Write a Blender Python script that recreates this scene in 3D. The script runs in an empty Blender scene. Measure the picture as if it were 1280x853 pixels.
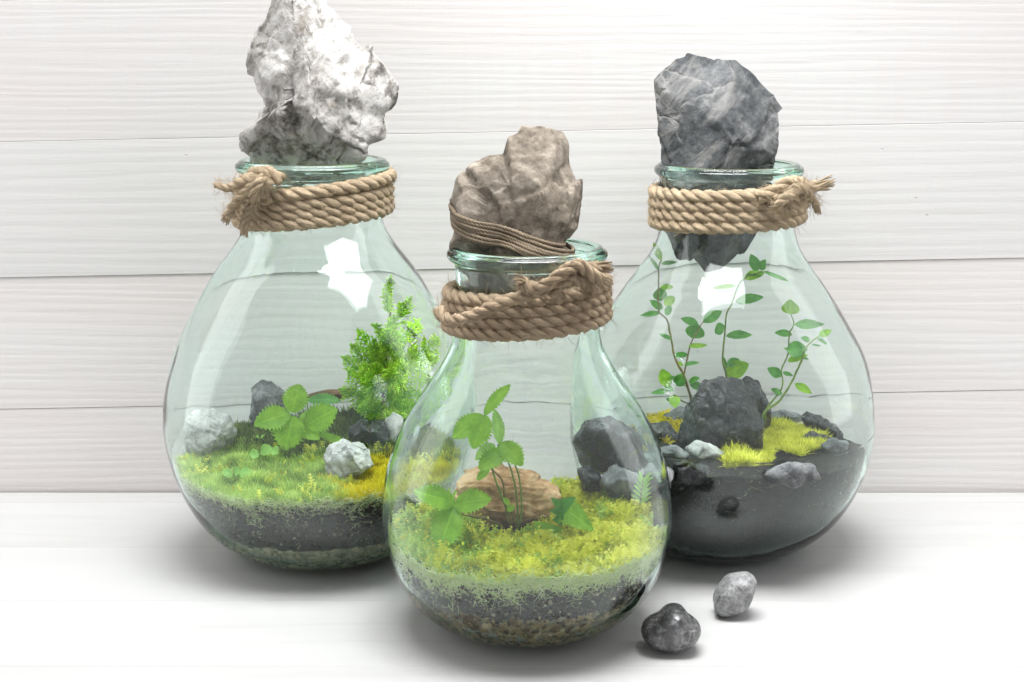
import bpy, math, random
import numpy as np
from math import radians, pi, sin, cos, sqrt, atan2
from mathutils import Vector, noise as mnoise
from mathutils.bvhtree import BVHTree

random.seed(7); rng = np.random.default_rng(7)
scene = bpy.context.scene
COL = scene.collection

# ------------------------------------------------------------------ camera
F_PX, PITCH, CAM_H = 1900.0, radians(12), 0.6
cam_data = bpy.data.cameras.new('camera'); cam = bpy.data.objects.new('camera', cam_data); COL.objects.link(cam)
cam_data.sensor_width = 36; cam_data.lens = F_PX / 1280 * 36
cam_data.clip_start = 0.02; cam_data.clip_end = 50
cam.location = (0, 0, CAM_H); cam.rotation_euler = (pi / 2 - PITCH, 0, 0)
scene.camera = cam

# ------------------------------------------------------------------ world, studio lamps and added fill
world = bpy.data.worlds.new('World'); scene.world = world; world.use_nodes = True
bg = world.node_tree.nodes['Background']
bg.inputs[0].default_value = (1.0, 1.0, 1.0, 1); bg.inputs[1].default_value = 0.42

def softbox(name, loc, target, sx, sy, watts, col=(1, 1, 1)):
    ld = bpy.data.lights.new(name, 'AREA'); ld.shape = 'RECTANGLE'; ld.size = sx; ld.size_y = sy
    ld.energy = watts; ld.color = col
    o = bpy.data.objects.new(name, ld); COL.objects.link(o)
    o.location = loc; o.rotation_euler = (Vector(target) - Vector(loc)).to_track_quat('-Z', 'Y').to_euler()
    return o
softbox('overhead_softbox', (0.17, 1.44, 0.84), (0.17, 1.46, 0.0), 0.44, 0.34, 2.0)
softbox('overhead_fill', (0.0, 1.28, 2.2), (0.0, 1.50, 0.1), 1.5, 0.8, 51)  # unseen broad fill, added to even out the wall and brighten the jars
softbox('side_fill_softbox', (-1.08, 1.62, 0.80), (0.0, 1.62, 0.3), 0.50, 1.6, 3.0)
softbox('side_fill_softbox', (1.12, 1.63, 0.80), (0.0, 1.63, 0.3), 0.48, 1.6, 2.4)  # unseen fill added on this side to brighten the jar contents

vs = scene.view_settings
vs.view_transform = 'Standard'; vs.look = 'None'; vs.gamma = 1; vs.use_curve_mapping = False; vs.exposure = 0.6

cy_ = scene.cycles
cy_.max_bounces = 28; cy_.transmission_bounces = 28; cy_.transparent_max_bounces = 64
cy_.diffuse_bounces = 4; cy_.glossy_bounces = 8; cy_.volume_bounces = 0
cy_.caustics_refractive = True; cy_.caustics_reflective = True; cy_.blur_glossy = 0.0
cy_.sample_clamp_indirect = 30
cy_.use_denoising = True
try:
    cy_.denoiser = 'OPENIMAGEDENOISE'; cy_.denoising_input_passes = 'RGB_ALBEDO_NORMAL'; cy_.denoising_prefilter = 'ACCURATE'
except Exception:
    pass

# ------------------------------------------------------------------ pixel -> place helpers (photo pixels, 1280 x 853)
FW = np.array([0, cos(PITCH), -sin(PITCH)]); UP = np.array([0, sin(PITCH), cos(PITCH)]); RT = np.array([1., 0, 0]); CAM = np.array([0, 0, CAM_H])
def ray(px, py): return FW + RT * (px - 640) / F_PX + UP * (426.5 - py) / F_PX
def at_z(px, py, z=0.0): d = ray(px, py); return CAM + d * (z - CAM_H) / d[2]
def at_y(px, py, Y): d = ray(px, py); return CAM + d * Y / d[1]
def proj(p):
    q = np.asarray(p, float) - CAM; d = q @ FW
    return 640 + F_PX * (q @ RT) / d, 426.5 - F_PX * (q @ UP) / d
def ppm(p): return F_PX / ((np.asarray(p) - CAM) @ FW)      # pixels per metre there

# ------------------------------------------------------------------ object helpers
def tag(o, label=None, cat=None, group=None, kind=None):
    if label: o['label'] = label
    if cat: o['category'] = cat
    if group: o['group'] = group
    if kind: o['kind'] = kind
    return o
def empty(name, loc, label=None, cat=None, group=None, kind=None):
    o = bpy.data.objects.new(name, None); COL.objects.link(o); o.location = tuple(loc); o.empty_display_size = 0.02
    return tag(o, label, cat, group, kind)
def root_loc(p):
    l = np.zeros(3)
    while p is not None:
        l += np.array(p.location); p = p.parent
    return l
def mk(name, V, Fc, mat, parent=None, origin=None, smooth=True, uv=None, tint=None):
    V = np.asarray(V, float)
    if parent is not None: org = root_loc(parent)
    elif origin is not None: org = np.asarray(origin, float)
    else: org = np.array([(V[:, 0].min() + V[:, 0].max()) / 2, (V[:, 1].min() + V[:, 1].max()) / 2, V[:, 2].min()])
    me = bpy.data.meshes.new(name)
    if isinstance(Fc, np.ndarray):
        n, k = Fc.shape
        me.vertices.add(len(V)); me.vertices.foreach_set('co', (V - org).ravel())
        me.loops.add(n * k); me.loops.foreach_set('vertex_index', Fc.ravel().astype(np.int32))
        me.polygons.add(n); me.polygons.foreach_set('loop_start', np.arange(0, n * k, k, dtype=np.int32))
        me.polygons.foreach_set('loop_total', np.full(n, k, np.int32))
        me.update(calc_edges=True); me.validate()
    else:
        me.from_pydata((V - org).tolist(), [], [tuple(f) for f in Fc]); me.update()
    if smooth: me.polygons.foreach_set('use_smooth', np.ones(len(me.polygons), bool))
    if uv is not None:
        ul = me.uv_layers.new(name='UVMap'); li = np.empty(len(me.loops), np.int32); me.loops.foreach_get('vertex_index', li)
        ul.data.foreach_set('uv', np.asarray(uv, float)[li].ravel())
    if tint is not None:
        a = me.attributes.new('tint', 'FLOAT', 'POINT'); a.data.foreach_set('value', np.asarray(tint, float))
    me.materials.append(mat)
    o = bpy.data.objects.new(name, me); COL.objects.link(o)
    if parent is not None: o.parent = parent
    else: o.location = tuple(org)
    return o

def grid_faces(nr, nc, wrap=False):
    i = np.arange(nr - 1)[:, None]; j = np.arange(nc if wrap else nc - 1)[None, :]
    j2 = (j + 1) % nc
    a = i * nc + j; b = i * nc + j2; c = (i + 1) * nc + j2; d = (i + 1) * nc + j
    return np.stack([a, b, c, d], -1).reshape(-1, 4)

# ------------------------------------------------------------------ node helpers
class NT:
    def __init__(s, name, rough=0.6, spec=0.3):
        s.m = bpy.data.materials.new(name); s.m.use_nodes = True; s.t = s.m.node_tree
        s.b = s.t.nodes['Principled BSDF']; s.o = s.t.nodes['Material Output']
        s.b.inputs['Roughness'].default_value = rough; s.b.inputs['Specular IOR Level'].default_value = spec
    def n(s, typ, **kw):
        nd = s.t.nodes.new(typ)
        for k, v in kw.items():
            if k in nd.inputs: s.set(nd.inputs[k], v)
            else: setattr(nd, k, v)
        return nd
    def set(s, inp, v):
        if hasattr(v, 'is_output') or isinstance(v, bpy.types.NodeSocket): s.t.links.new(v, inp)
        else: inp.default_value = v
    def coord(s, scale=(1, 1, 1), src='Object', rot=(0, 0, 0)):
        tc = s.n('ShaderNodeTexCoord'); mp = s.n('ShaderNodeMapping'); s.t.links.new(tc.outputs[src], mp.inputs[0])
        mp.inputs['Scale'].default_value = scale; mp.inputs['Rotation'].default_value = rot
        return mp.outputs[0]
    def noise(s, vec, scale, detail=6, rough=.6, dist=0.0, typ='FBM'):
        nd = s.n('ShaderNodeTexNoise', Scale=scale, Detail=detail, Roughness=rough, Distortion=dist); s.t.links.new(vec, nd.inputs['Vector']); return nd.outputs['Fac']
    def voro(s, vec, scale, feature='F1', out='Distance', rand=1.0):
        nd = s.n('ShaderNodeTexVoronoi', feature=feature, Scale=scale, Randomness=rand); s.t.links.new(vec, nd.inputs['Vector']); return nd.outputs[out]
    def wave(s, vec, scale, dist=2, detail=3, dscale=1, dirn='Z', prof='SIN'):
        nd = s.n('ShaderNodeTexWave', bands_direction=dirn, wave_profile=prof)
        nd.inputs['Scale'].default_value = scale; nd.inputs['Distortion'].default_value = dist; nd.inputs['Detail'].default_value = detail; nd.inputs['Detail Scale'].default_value = dscale
        s.t.links.new(vec, nd.inputs['Vector']); return nd.outputs['Fac']
    def ramp(s, fac, stops, interp='LINEAR'):
        nd = s.n('ShaderNodeValToRGB'); s.t.links.new(fac, nd.inputs[0]); cr = nd.color_ramp; cr.interpolation = interp
        while len(cr.elements) < len(stops): cr.elements.new(.5)
        for e, (p, c) in zip(cr.elements, stops):
            e.position = p; e.color = (c, c, c, 1) if isinstance(c, (int, float)) else (*c, 1)
        return nd.outputs[0]
    def mix(s, fac, a, b, mode='MIX'):
        nd = s.n('ShaderNodeMix', data_type='RGBA', blend_type=mode)
        for i, v in ((0, fac), (6, a), (7, b)):
            if isinstance(v, tuple): v = (*v, 1)
            s.set(nd.inputs[i], v)
        return nd.outputs[2]
    def math(s, op, a, b=0.0):
        nd = s.n('ShaderNodeMath', operation=op); s.set(nd.inputs[0], a); s.set(nd.inputs[1], b); return nd.outputs[0]
    def bump(s, h, strength=.5, dist=.002, normal=None):
        nd = s.n('ShaderNodeBump'); nd.inputs['Strength'].default_value = strength; nd.inputs['Distance'].default_value = dist
        s.t.links.new(h, nd.inputs['Height'])
        if normal is not None: s.t.links.new(normal, nd.inputs['Normal'])
        return nd.outputs[0]
    def attr(s, name):
        nd = s.n('ShaderNodeAttribute', attribute_name=name); return nd.outputs['Fac']
    def col(s, v): s.set(s.b.inputs['Base Color'], (*v, 1) if isinstance(v, tuple) else v); return s
    def nor(s, v): s.set(s.b.inputs['Normal'], v); return s
    def rgh(s, v): s.set(s.b.inputs['Roughness'], v); return s

# ------------------------------------------------------------------ materials
def m_wood(name, seed, base, pink, streak, bump=.55, grain=1.0, saw=0.0, rough=.55):
    s = NT(name, rough, .35)
    off = seed * 3.17
    tc = s.n('ShaderNodeTexCoord'); mp = s.n('ShaderNodeMapping'); s.t.links.new(tc.outputs['Object'], mp.inputs[0])
    mp.inputs['Location'].default_value = (off, off * .37, off * 1.3)
    v = mp.outputs[0]
    def sc(k, rot=0):
        m = s.n('ShaderNodeMapping'); s.t.links.new(v, m.inputs[0]); m.inputs['Scale'].default_value = k; m.inputs['Rotation'].default_value = (0, rot, 0); return m.outputs[0]
    warp = s.noise(sc((1.6, 3, 6)), 1.0, 3, .5)
    big = sc((.55, 6, 7))
    w1 = s.wave(big, 3.4 * grain, 14.0, 4, .5, 'Z')            # growth rings cut along the board
    fine = s.noise(sc((7, 60, 190)), 1.0, 8, .7)
    mid = s.noise(sc((1.7, 30, 62)), 1.0, 7, .68, 1.6)
    msk2 = s.ramp(s.noise(sc((1.2, 5, 10)), 1.0, 4, .6), [(.38, .12), (.66, 1.0)])
    mid = s.math('ADD', s.math('MULTIPLY', s.math('SUBTRACT', mid, .5), msk2), .5)
    h = s.math('ADD', s.math('MULTIPLY', w1, .16), s.math('ADD', s.math('MULTIPLY', mid, .35), s.math('MULTIPLY', fine, .55)))
    stain = s.ramp(s.noise(sc((1.3, 6, 7)), 1.0, 5, .6), [(.38, 0.0), (.72, 1.0)])
    line = s.ramp(s.math('ADD', s.math('MULTIPLY', mid, .6), s.math('MULTIPLY', fine, .4)), [(.34, 1.0), (.45, 0.0)])
    c = s.mix(stain, base, pink)
    c = s.mix(s.math('MULTIPLY', line, .20), c, streak)
    rings = s.ramp(w1, [(.0, 1.0), (.22, 0.0)])
    c = s.mix(s.math('MULTIPLY', rings, .10), c, streak)
    if saw:
        sw = s.noise(sc((38, 4, 1.4)), 1.0, 4, .6); msk = s.ramp(s.noise(sc((2, 2, 3)), 1.0, 3), [(.45, 0.0), (.62, 1.0)])
        c = s.mix(s.math('MULTIPLY', s.math('MULTIPLY', s.ramp(sw, [(.42, 0.0), (.62, 1.0)]), msk), saw), c, pink)
        h = s.math('ADD', h, s.math('MULTIPLY', sw, .25))
    # pits and chips in the paint
    chip = s.ramp(s.voro(sc((26, 30, 40)), 1.0), [(.035, 1.0), (.06, 0.0)])
    chipm = s.ramp(s.noise(sc((7, 7, 7)), 1.0, 2), [(.60, 0.0), (.66, 1.0)])
    ch = s.math('MULTIPLY', chip, chipm)
    c = s.mix(s.math('MULTIPLY', ch, .55), c, (.33, .28, .25))
    h = s.math('SUBTRACT', h, s.math('MULTIPLY', ch, .8))
    s.col(c); s.nor(s.bump(h, bump, .0022)); return s.m

def m_rock(name, stops, scale=14, bump=.8, rough=.85, crack=(.02, .02, .02), crackamt=.5, layers=None, spec=.3, patch=None, dist=.004, metal=0):
    s = NT(name, rough, spec); v = s.coord()
    n1 = s.noise(v, scale, 9, .68, .4); n2 = s.noise(v, scale * 5, 6, .7)
    f = s.math('ADD', s.math('MULTIPLY', n1, .62), s.math('MULTIPLY', n2, .38))
    c = s.ramp(s.math('ADD', s.math('MULTIPLY', s.math('SUBTRACT', f, .5), 1.7), .52), stops)
    wv = s.n('ShaderNodeVectorMath', operation='ADD'); s.t.links.new(v, wv.inputs[0])
    nn = s.n('ShaderNodeTexNoise', Scale=scale * .8, Detail=5.0); s.t.links.new(v, nn.inputs['Vector'])
    sc_ = s.n('ShaderNodeVectorMath', operation='SCALE'); s.t.links.new(nn.outputs['Color'], sc_.inputs[0]); sc_.inputs['Scale'].default_value = .9 / scale
    s.t.links.new(sc_.outputs[0], wv.inputs[1]); wvo = wv.outputs[0]
    ck = s.ramp(s.voro(wvo, scale * 1.1, 'DISTANCE_TO_EDGE'), [(0.0, 1.0), (.045, 0.0)])
    cm = s.math('MULTIPLY', ck, s.ramp(s.noise(v, scale * .55, 3), [(.48, 0.0), (.6, 1.0)]))
    c = s.mix(s.math('MULTIPLY', cm, crackamt), c, crack)
    h = s.math('ADD', s.math('MULTIPLY', f, .6), s.math('MULTIPLY', s.noise(v, scale * 11, 4, .7), .22))
    h = s.math('SUBTRACT', h, s.math('MULTIPLY', cm, .5))
    if layers:
        rot, lsc, lstr, lcol, lamt = layers
        lr = s.coord((1, 1, 1), rot=rot); lm = s.n('ShaderNodeMapping'); s.t.links.new(lr, lm.inputs[0]); lm.inputs['Scale'].default_value = (1, 1, 3.4); lv = lm.outputs[0]
        w = s.noise(lv, lsc * .55, 5, .62, .5)
        h = s.math('ADD', h, s.math('MULTIPLY', w, lstr))
        c = s.mix(s.math('MULTIPLY', s.ramp(w, [(.36, 1.0), (.47, 0.0)]), lamt), c, lcol)
    if patch:
        pcol, lo, hi = patch
        c = s.mix(s.ramp(s.noise(v, scale * .35, 5, .6), [(lo, 0.0), (hi, 1.0)]), c, pcol)
    s.col(c); s.nor(s.bump(h, bump, dist)); s.b.inputs['Metallic'].default_value = metal
    s.rgh(s.ramp(n2, [(.3, max(rough - .15, .05)), (.7, min(rough + .1, 1))]))
    return s.m

def m_leaf(name, dark, light, trans=.45, rough=.38):
    s = NT(name, rough, .4)
    tc = s.n('ShaderNodeTexCoord'); uv = tc.outputs['UV']
    sx = s.n('ShaderNodeSeparateXYZ'); s.t.links.new(uv, sx.inputs[0])
    av = s.math('ABSOLUTE', s.math('SUBTRACT', sx.outputs[1], .5))
    ph = s.math('SUBTRACT', s.math('MULTIPLY', sx.outputs[0], 9.0), s.math('MULTIPLY', av, 8.0))
    vein = s.ramp(s.math('ABSOLUTE', s.math('SUBTRACT', s.math('FRACT', ph), .5)), [(.0, 1.0), (.12, 0.0)])
    mid = s.ramp(av, [(.0, 1.0), (.035, 0.0)])
    vn = s.math('MAXIMUM', s.math('MULTIPLY', vein, .6), mid)
    nz = s.noise(s.coord(), 160, 5, .65); nb = s.noise(s.coord(), 45, 3)
    c = s.mix(s.ramp(s.math('ADD', s.math('MULTIPLY', nz, .4), s.math('MULTIPLY', nb, .6)), [(.35, 0.0), (.65, 1.0)]), dark, light)
    c = s.mix(s.math('MULTIPLY', vn, .38), c, tuple(min(1, x * 1.5 + .03) for x in light))
    s.col(c); s.nor(s.bump(s.math('ADD', s.math('MULTIPLY', vn, -1.0), s.math('MULTIPLY', nz, .6)), .5, .0006))
    tr = s.n('ShaderNodeBsdfTranslucent'); s.t.links.new(c, tr.inputs[0])
    mx = s.n('ShaderNodeMixShader'); mx.inputs[0].default_value = trans
    s.t.links.new(s.b.outputs[0], mx.inputs[1]); s.t.links.new(tr.outputs[0], mx.inputs[2]); s.t.links.new(mx.outputs[0], s.o.inputs[0])
    return s.m

def m_tint(name, stops, trans=.35, rough=.6):
    s = NT(name, rough, .25)
    c = s.ramp(s.attr('tint'), stops)
    s.col(c)
    tr = s.n('ShaderNodeBsdfTranslucent'); s.t.links.new(c, tr.inputs[0])
    mx = s.n('ShaderNodeMixShader'); mx.inputs[0].default_value = trans
    s.t.links.new(s.b.outputs[0], mx.inputs[1]); s.t.links.new(tr.outputs[0], mx.inputs[2]); s.t.links.new(mx.outputs[0], s.o.inputs[0])
    return s.m

def m_stem(name, a, b):
    s = NT(name, .5, .3); s.col(s.ramp(s.noise(s.coord(), 90, 4), [(.35, a), (.65, b)])); return s.m

def m_rope(name, dark, light):
    s = NT(name, .9, .12)
    tc = s.n('ShaderNodeTexCoord'); mp = s.n('ShaderNodeMapping'); s.t.links.new(tc.outputs['UV'], mp.inputs[0]); mp.inputs['Scale'].default_value = (.55, 5, 1)
    st = s.noise(mp.outputs[0], 1.6, 6, .65)
    mp2 = s.n('ShaderNodeMapping'); s.t.links.new(tc.outputs['UV'], mp2.inputs[0]); mp2.inputs['Scale'].default_value = (1.1, 14, 1)
    st2 = s.noise(mp2.outputs[0], 2.4, 4, .6)
    big = s.noise(s.coord(), 38, 4)
    f = s.math('ADD', s.math('MULTIPLY', st, .5), s.math('ADD', s.math('MULTIPLY', st2, .25), s.math('MULTIPLY', big, .25)))
    s.col(s.ramp(f, [(.33, dark), (.5, tuple((a + b) / 2 for a, b in zip(dark, light))), (.66, light)]))
    s.nor(s.bump(s.math('ADD', st, st2), .9, .0022)); return s.m

def m_glass():
    """real refracting blown glass, green absorption along the path inside the wall"""
    s = NT('pale_green_blown_glass'); s.t.nodes.remove(s.b)
    g = s.n('ShaderNodeBsdfGlass', distribution='GGX'); g.inputs['Roughness'].default_value = 0.0; g.inputs['IOR'].default_value = 1.5
    v = s.coord((1, 1, .6))
    h = s.math('ADD', s.noise(v, 22, 3, .5), s.math('MULTIPLY', s.noise(v, 75, 2, .5), .12))
    s.t.links.new(s.bump(h, .03, .006), g.inputs['Normal'])
    s.t.links.new(g.outputs[0], s.o.inputs['Surface'])
    ab = s.n('ShaderNodeVolumeAbsorption'); ab.inputs['Color'].default_value = (.0, .965, .70, 1); ab.inputs['Density'].default_value = 16.0
    s.t.links.new(ab.outputs[0], s.o.inputs['Volume']); return s.m

def m_soil(name, stops, grain=320, bump=.9, dist=.003):
    s = NT(name, .9, .2); v = s.coord()
    n = s.noise(v, grain * .35, 8, .75); vo = s.voro(v, grain, 'F1'); n2 = s.noise(v, 24, 4)
    f = s.math('ADD', s.math('MULTIPLY', n, .65), s.math('MULTIPLY', n2, .35))
    c = s.ramp(f, stops)
    spk = s.ramp(s.voro(v, grain * .55), [(.10, 1.0), (.16, 0.0)]); spm = s.ramp(s.noise(v, grain * .5, 1), [(.60, 0.0), (.66, 1.0)])
    c = s.mix(s.math('MULTIPLY', s.math('MULTIPLY', spk, spm), .7), c, (.34, .29, .24))
    s.col(c); s.nor(s.bump(s.math('ADD', n, s.math('MULTIPLY', vo, -.5)), bump, dist)); return s.m

def m_gravel(name, cols, scale=150):
    s = NT(name, .85, .25); v = s.coord()
    cell = s.n('ShaderNodeTexVoronoi', feature='F1', Scale=scale); s.t.links.new(v, cell.inputs['Vector'])
    sp = s.n('ShaderNodeSeparateColor'); s.t.links.new(cell.outputs['Color'], sp.inputs[0])
    c = s.ramp(sp.outputs[0], cols, 'CONSTANT'); n = s.noise(v, 60, 7, .7)
    c = s.mix(s.math('MULTIPLY', n, .6), c, (.10, .075, .05))
    s.col(c); s.nor(s.bump(s.math('MULTIPLY', cell.outputs['Distance'], -1.0), 1.0, .004)); return s.m

M = {}
W0, WP, WS = (0.545, 0.542, 0.536), (0.464, 0.432, 0.426), (0.298, 0.263, 0.258)
M['glass'] = m_glass()
M['rope_a'] = m_rope('golden_jute', (0.321, 0.228, 0.139), (0.819, 0.672, 0.479))
M['rope_b'] = m_rope('brown_jute', (0.263, 0.180, 0.110), (0.721, 0.575, 0.411))
M['twine'] = m_rope('grey_brown_twine', (0.174, 0.131, 0.087), (0.505, 0.409, 0.304))
M['rock_white'] = m_rock('white_limestone', [(.32, (0.063, 0.057, 0.050)), (.41, (0.211, 0.200, 0.184)), (.50, (0.392, 0.380, 0.365)), (.70, (0.501, 0.493, 0.482))], 16, .9, .9, (0.040, 0.032, 0.025), .85,
                         layers=((0.2, .95, .2), 30, .6, (.17, .15, .125), .55), dist=.006)
M['rock_tan'] = m_rock('smooth_taupe_limestone', [(.32, (0.024, 0.018, 0.013)), (.44, (0.087, 0.070, 0.052)), (.56, (0.165, 0.139, 0.111)), (.72, (0.296, 0.261, 0.217))], 15, .7, .8, (0.026, 0.022, 0.017), .5,
                       patch=((.33, .29, .17), .60, .78), dist=.004)
M['rock_slate'] = m_rock('dark_slate', [(.32, (0.012, 0.015, 0.016)), (.44, (0.040, 0.044, 0.047)), (.57, (0.083, 0.087, 0.090)), (.75, (0.191, 0.191, 0.188))], 17, .85, .7, (0.435, 0.418, 0.400), .28,
                         layers=((.3, .85, .3), 26, .5, (.27, .26, .245), .35), patch=((.20, .175, .135), .58, .74), dist=.005)
M['rock_black'] = m_rock('wet_black_stone', [(.30, (.004, .005, .006)), (.5, (.013, .015, .018)), (.64, (.036, .04, .045)), (.78, (.13, .13, .135))], 24, 1.0, .30, (.25, .25, .25), .3, spec=.5,
                         layers=((.3, .6, .1), 30, .25, (.11, .105, .1), .3), dist=.004)
M['rock_grey'] = m_rock('grey_stone', [(.30, (.05, .054, .058)), (.5, (.13, .135, .14)), (.7, (.27, .27, .27))], 30, .8, .8, (.04, .04, .04), .5,
                        layers=((.3, .3, .1), 50, .25, (.1, .1, .1), .35), dist=.003)
M['rock_pale'] = m_rock('pale_ridged_stone', [(.28, (0.139, 0.139, 0.135)), (.46, (0.365, 0.365, 0.357)), (.7, (0.574, 0.574, 0.561))], 28, .9, .9, (0.044, 0.039, 0.035), .6,
                        layers=((.15, .2, .1), 60, .5, (.16, .155, .145), .28), dist=.003)
M['pebble_dark'] = m_rock('polished_graphite_pebble', [(.30, (0.030, 0.030, 0.031)), (.5, (0.087, 0.087, 0.090)), (.70, (0.226, 0.226, 0.231))], 38, .38, .27, (0.435, 0.435, 0.435), .6, spec=.7, dist=.003, metal=.45)
M['pebble_light'] = m_rock('pitted_grey_pebble', [(.32, (0.052, 0.052, 0.055)), (.46, (0.174, 0.174, 0.178)), (.66, (0.365, 0.365, 0.370))], 70, .6, .42, (0.035, 0.035, 0.035), .85, spec=.6, dist=.003)
M['wood'] = m_rock('orange_brown_driftwood', [(.28, (.24, .12, .05)), (.45, (.50, .29, .14)), (.62, (.66, .45, .26)), (.8, (.76, .60, .42))], 22, .8, .85, (.04, .02, .01), .6,
                   layers=((.1, .12, 0), 48, .9, (.17, .08, .035), .6), dist=.004)
M['bark'] = m_rock('dark_bark', [(.28, (.05, .025, .012)), (.5, (.16, .085, .035)), (.75, (.34, .21, .10))], 40, .9, .9, (.02, .01, .01), .5)
M['leaf'] = m_leaf('strawberry_leaf', (.16, .38, .02), (.34, .60, .045))
M['leaf_small'] = m_leaf('shrub_leaf', (.06, .24, .04), (.15, .42, .08), .4)
M['leaf_pale'] = m_leaf('young_leaf', (.24, .50, .08), (.42, .70, .18), .5)
M['stem_green'] = m_stem('green_stem', (.10, .20, .04), (.26, .34, .08))
M['stem_red'] = m_stem('reddish_stem', (.16, .09, .05), (.22, .22, .07))
M['conifer'] = m_tint('conifer_scales', [(0, (0.091, 0.342, 0.023)), (.5, (0.342, 0.707, 0.051)), (1, (0.730, 0.969, 0.125))], .35, .5)
M['moss_gold'] = m_tint('golden_moss', [(0, (0.296, 0.296, 0.023)), (.5, (0.684, 0.695, 0.057)), (1, (0.969, 0.958, 0.228))], .4)
M['moss_green'] = m_tint('green_moss', [(0, (0.171, 0.251, 0.046)), (.5, (0.388, 0.570, 0.091)), (1, (0.707, 0.844, 0.251))], .4)
M['moss_yellow'] = m_tint('ochre_moss', [(0, (.30, .22, .01)), (.5, (.68, .57, .015)), (1, (.85, .74, .06))], .4)
M['moss_dark'] = m_tint('dark_grassy_moss', [(0, (.05, .085, .03)), (.5, (.12, .19, .05)), (1, (.24, .31, .09))], .3)
M['fibre'] = m_tint('pale_moss_fibre', [(0, (0.547, 0.661, 0.228)), (.5, (0.821, 0.912, 0.479)), (1, (0.970, 0.970, 0.775))], .4)
M['root'] = m_tint('dry_rootlet', [(0, (.20, .17, .10)), (.5, (.38, .36, .20)), (1, (.60, .56, .36))], .2)
M['soil'] = m_soil('dark_potting_soil', [(.3, (.006, .005, .004)), (.55, (.022, .018, .015)), (.75, (.06, .048, .038))])
M['soil_black'] = m_soil('black_soil', [(.3, (.004, .004, .004)), (.55, (.016, .0145, .0135)), (.75, (.045, .038, .034))])
M['sand'] = m_gravel('pale_sandy_gravel', [(0, (.42, .37, .27)), (.3, (.30, .29, .20)), (.55, (.50, .42, .30)), (.8, (.24, .25, .18))], 190)
M['gravel'] = m_gravel('brown_gravel', [(0, (.22, .15, .08)), (.3, (.42, .30, .16)), (.5, (.10, .08, .05)), (.75, (.52, .40, .24))], 110)

# ------------------------------------------------------------------ the setting: painted board table and plank wall
WALL_Y = float(at_z(640, 615)[1])
def bevel_box(name, x0, x1, y0, y1, z0, z1, mat, parent, bev=.0015, slope=0.0, seg=2):
    """board along X; slope lifts it towards +x"""
    V, Fc = [], []
    prof = []
    for (a, b, sa, sb) in ((y0, z0, 1, 1), (y1, z0, -1, 1), (y1, z1, -1, -1), (y0, z1, 1, -1)):
        c = (a + sa * bev, b + sb * bev)
        a0 = {(1, 1): pi, (-1, 1): 1.5 * pi, (-1, -1): 0, (1, -1): .5 * pi}[(sa, sb)]
        for k in range(seg + 1):
            t = a0 + .5 * pi * k / seg
            prof.append((c[0] + bev * cos(t), c[1] + bev * sin(t)))
    n = len(prof); xs = np.linspace(x0, x1, 9)
    for x in xs:
        for (y, z) in prof: V.append((x, y, z + slope * x))
    for i in range(len(xs) - 1):
        for j in range(n):
            Fc.append((i * n + j, i * n + (j + 1) % n, (i + 1) * n + (j + 1) % n, (i + 1) * n + j))
    Fc.append(tuple(range(n - 1, -1, -1))); Fc.append(tuple((len(xs) - 1) * n + j for j in range(n)))
    Fc = [f[::-1] for f in Fc]
    return mk(name, V, Fc, mat, parent, smooth=False)

table = empty('tabletop', (0, 1.5, 0), kind='structure')
edges = [1.04, float(at_z(640, 833)[1]), float(at_z(640, 751)[1])]
step = edges[2] - edges[1]
edges += [edges[2] + step, edges[2] + 2 * step, WALL_Y - .0035]
edges[0] = edges[1] - step * 1.75
TB, TP, TS = (.448, .45, .446), (.415, .41, .405), (.26, .248, .235)
for i in range(len(edges) - 1):
    bevel_box('board', -1.6, 1.6, edges[i] + .0001, edges[i + 1] - .0001, -.028, 0, m_wood('white_table_paint_%d' % i, 20 + i, TB, TP, TS, .22, 1, rough=.5), table, .0004, slope=.0)
wall = empty('wall', (0, WALL_Y, 0), kind='structure')
def wz(py): return float(at_y(640, py, WALL_Y)[2])
SL = 25 / 1280.0
zs = [wz(720), wz(500), wz(335), wz(165), wz(-12), wz(-190)]
offs = [.0019, .0013, -.0002, .0004, .0008]
for i in range(5):
    bevel_box('plank', -1.6, 1.6, WALL_Y + offs[i], WALL_Y + .022, zs[i] + .0002, zs[i + 1] - .0002,
              m_wood('whitewashed_pine_%d' % i, 3 + i * 2.3, [(0.633, 0.619, 0.611), (0.616, 0.604, 0.597), W0, W0, W0][i], [(0.606, 0.561, 0.554), (0.588, 0.548, 0.541), (0.574, 0.561, 0.557), (0.541, 0.508, 0.503), W0][i], WS, .30, [1.2, 1.1, .8, 1.3, 1][i], saw=.6 if i == 3 else 0), wall, .0005, slope=SL)  # two lowest planks coloured paler to make up for weaker light there

# ------------------------------------------------------------------ glass jars
class Jar: pass
def smooth_profile(pts, n):
    """Catmull-Rom through (r, z)"""
    P = np.array(pts, float); P = np.vstack([2 * P[0] - P[1], P, 2 * P[-1] - P[-2]]); out = []
    for i in range(1, len(P) - 2):
        p0, p1, p2, p3 = P[i - 1:i + 3]
        for t in np.linspace(0, 1, n, endpoint=False):
            out.append(.5 * ((2 * p1) + (-p0 + p2) * t + (2 * p0 - 5 * p1 + 4 * p2 - p3) * t * t + (-p0 + 3 * p1 - 3 * p2 + p3) * t ** 3))
    out.append(P[-2]); return np.array(out)

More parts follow.
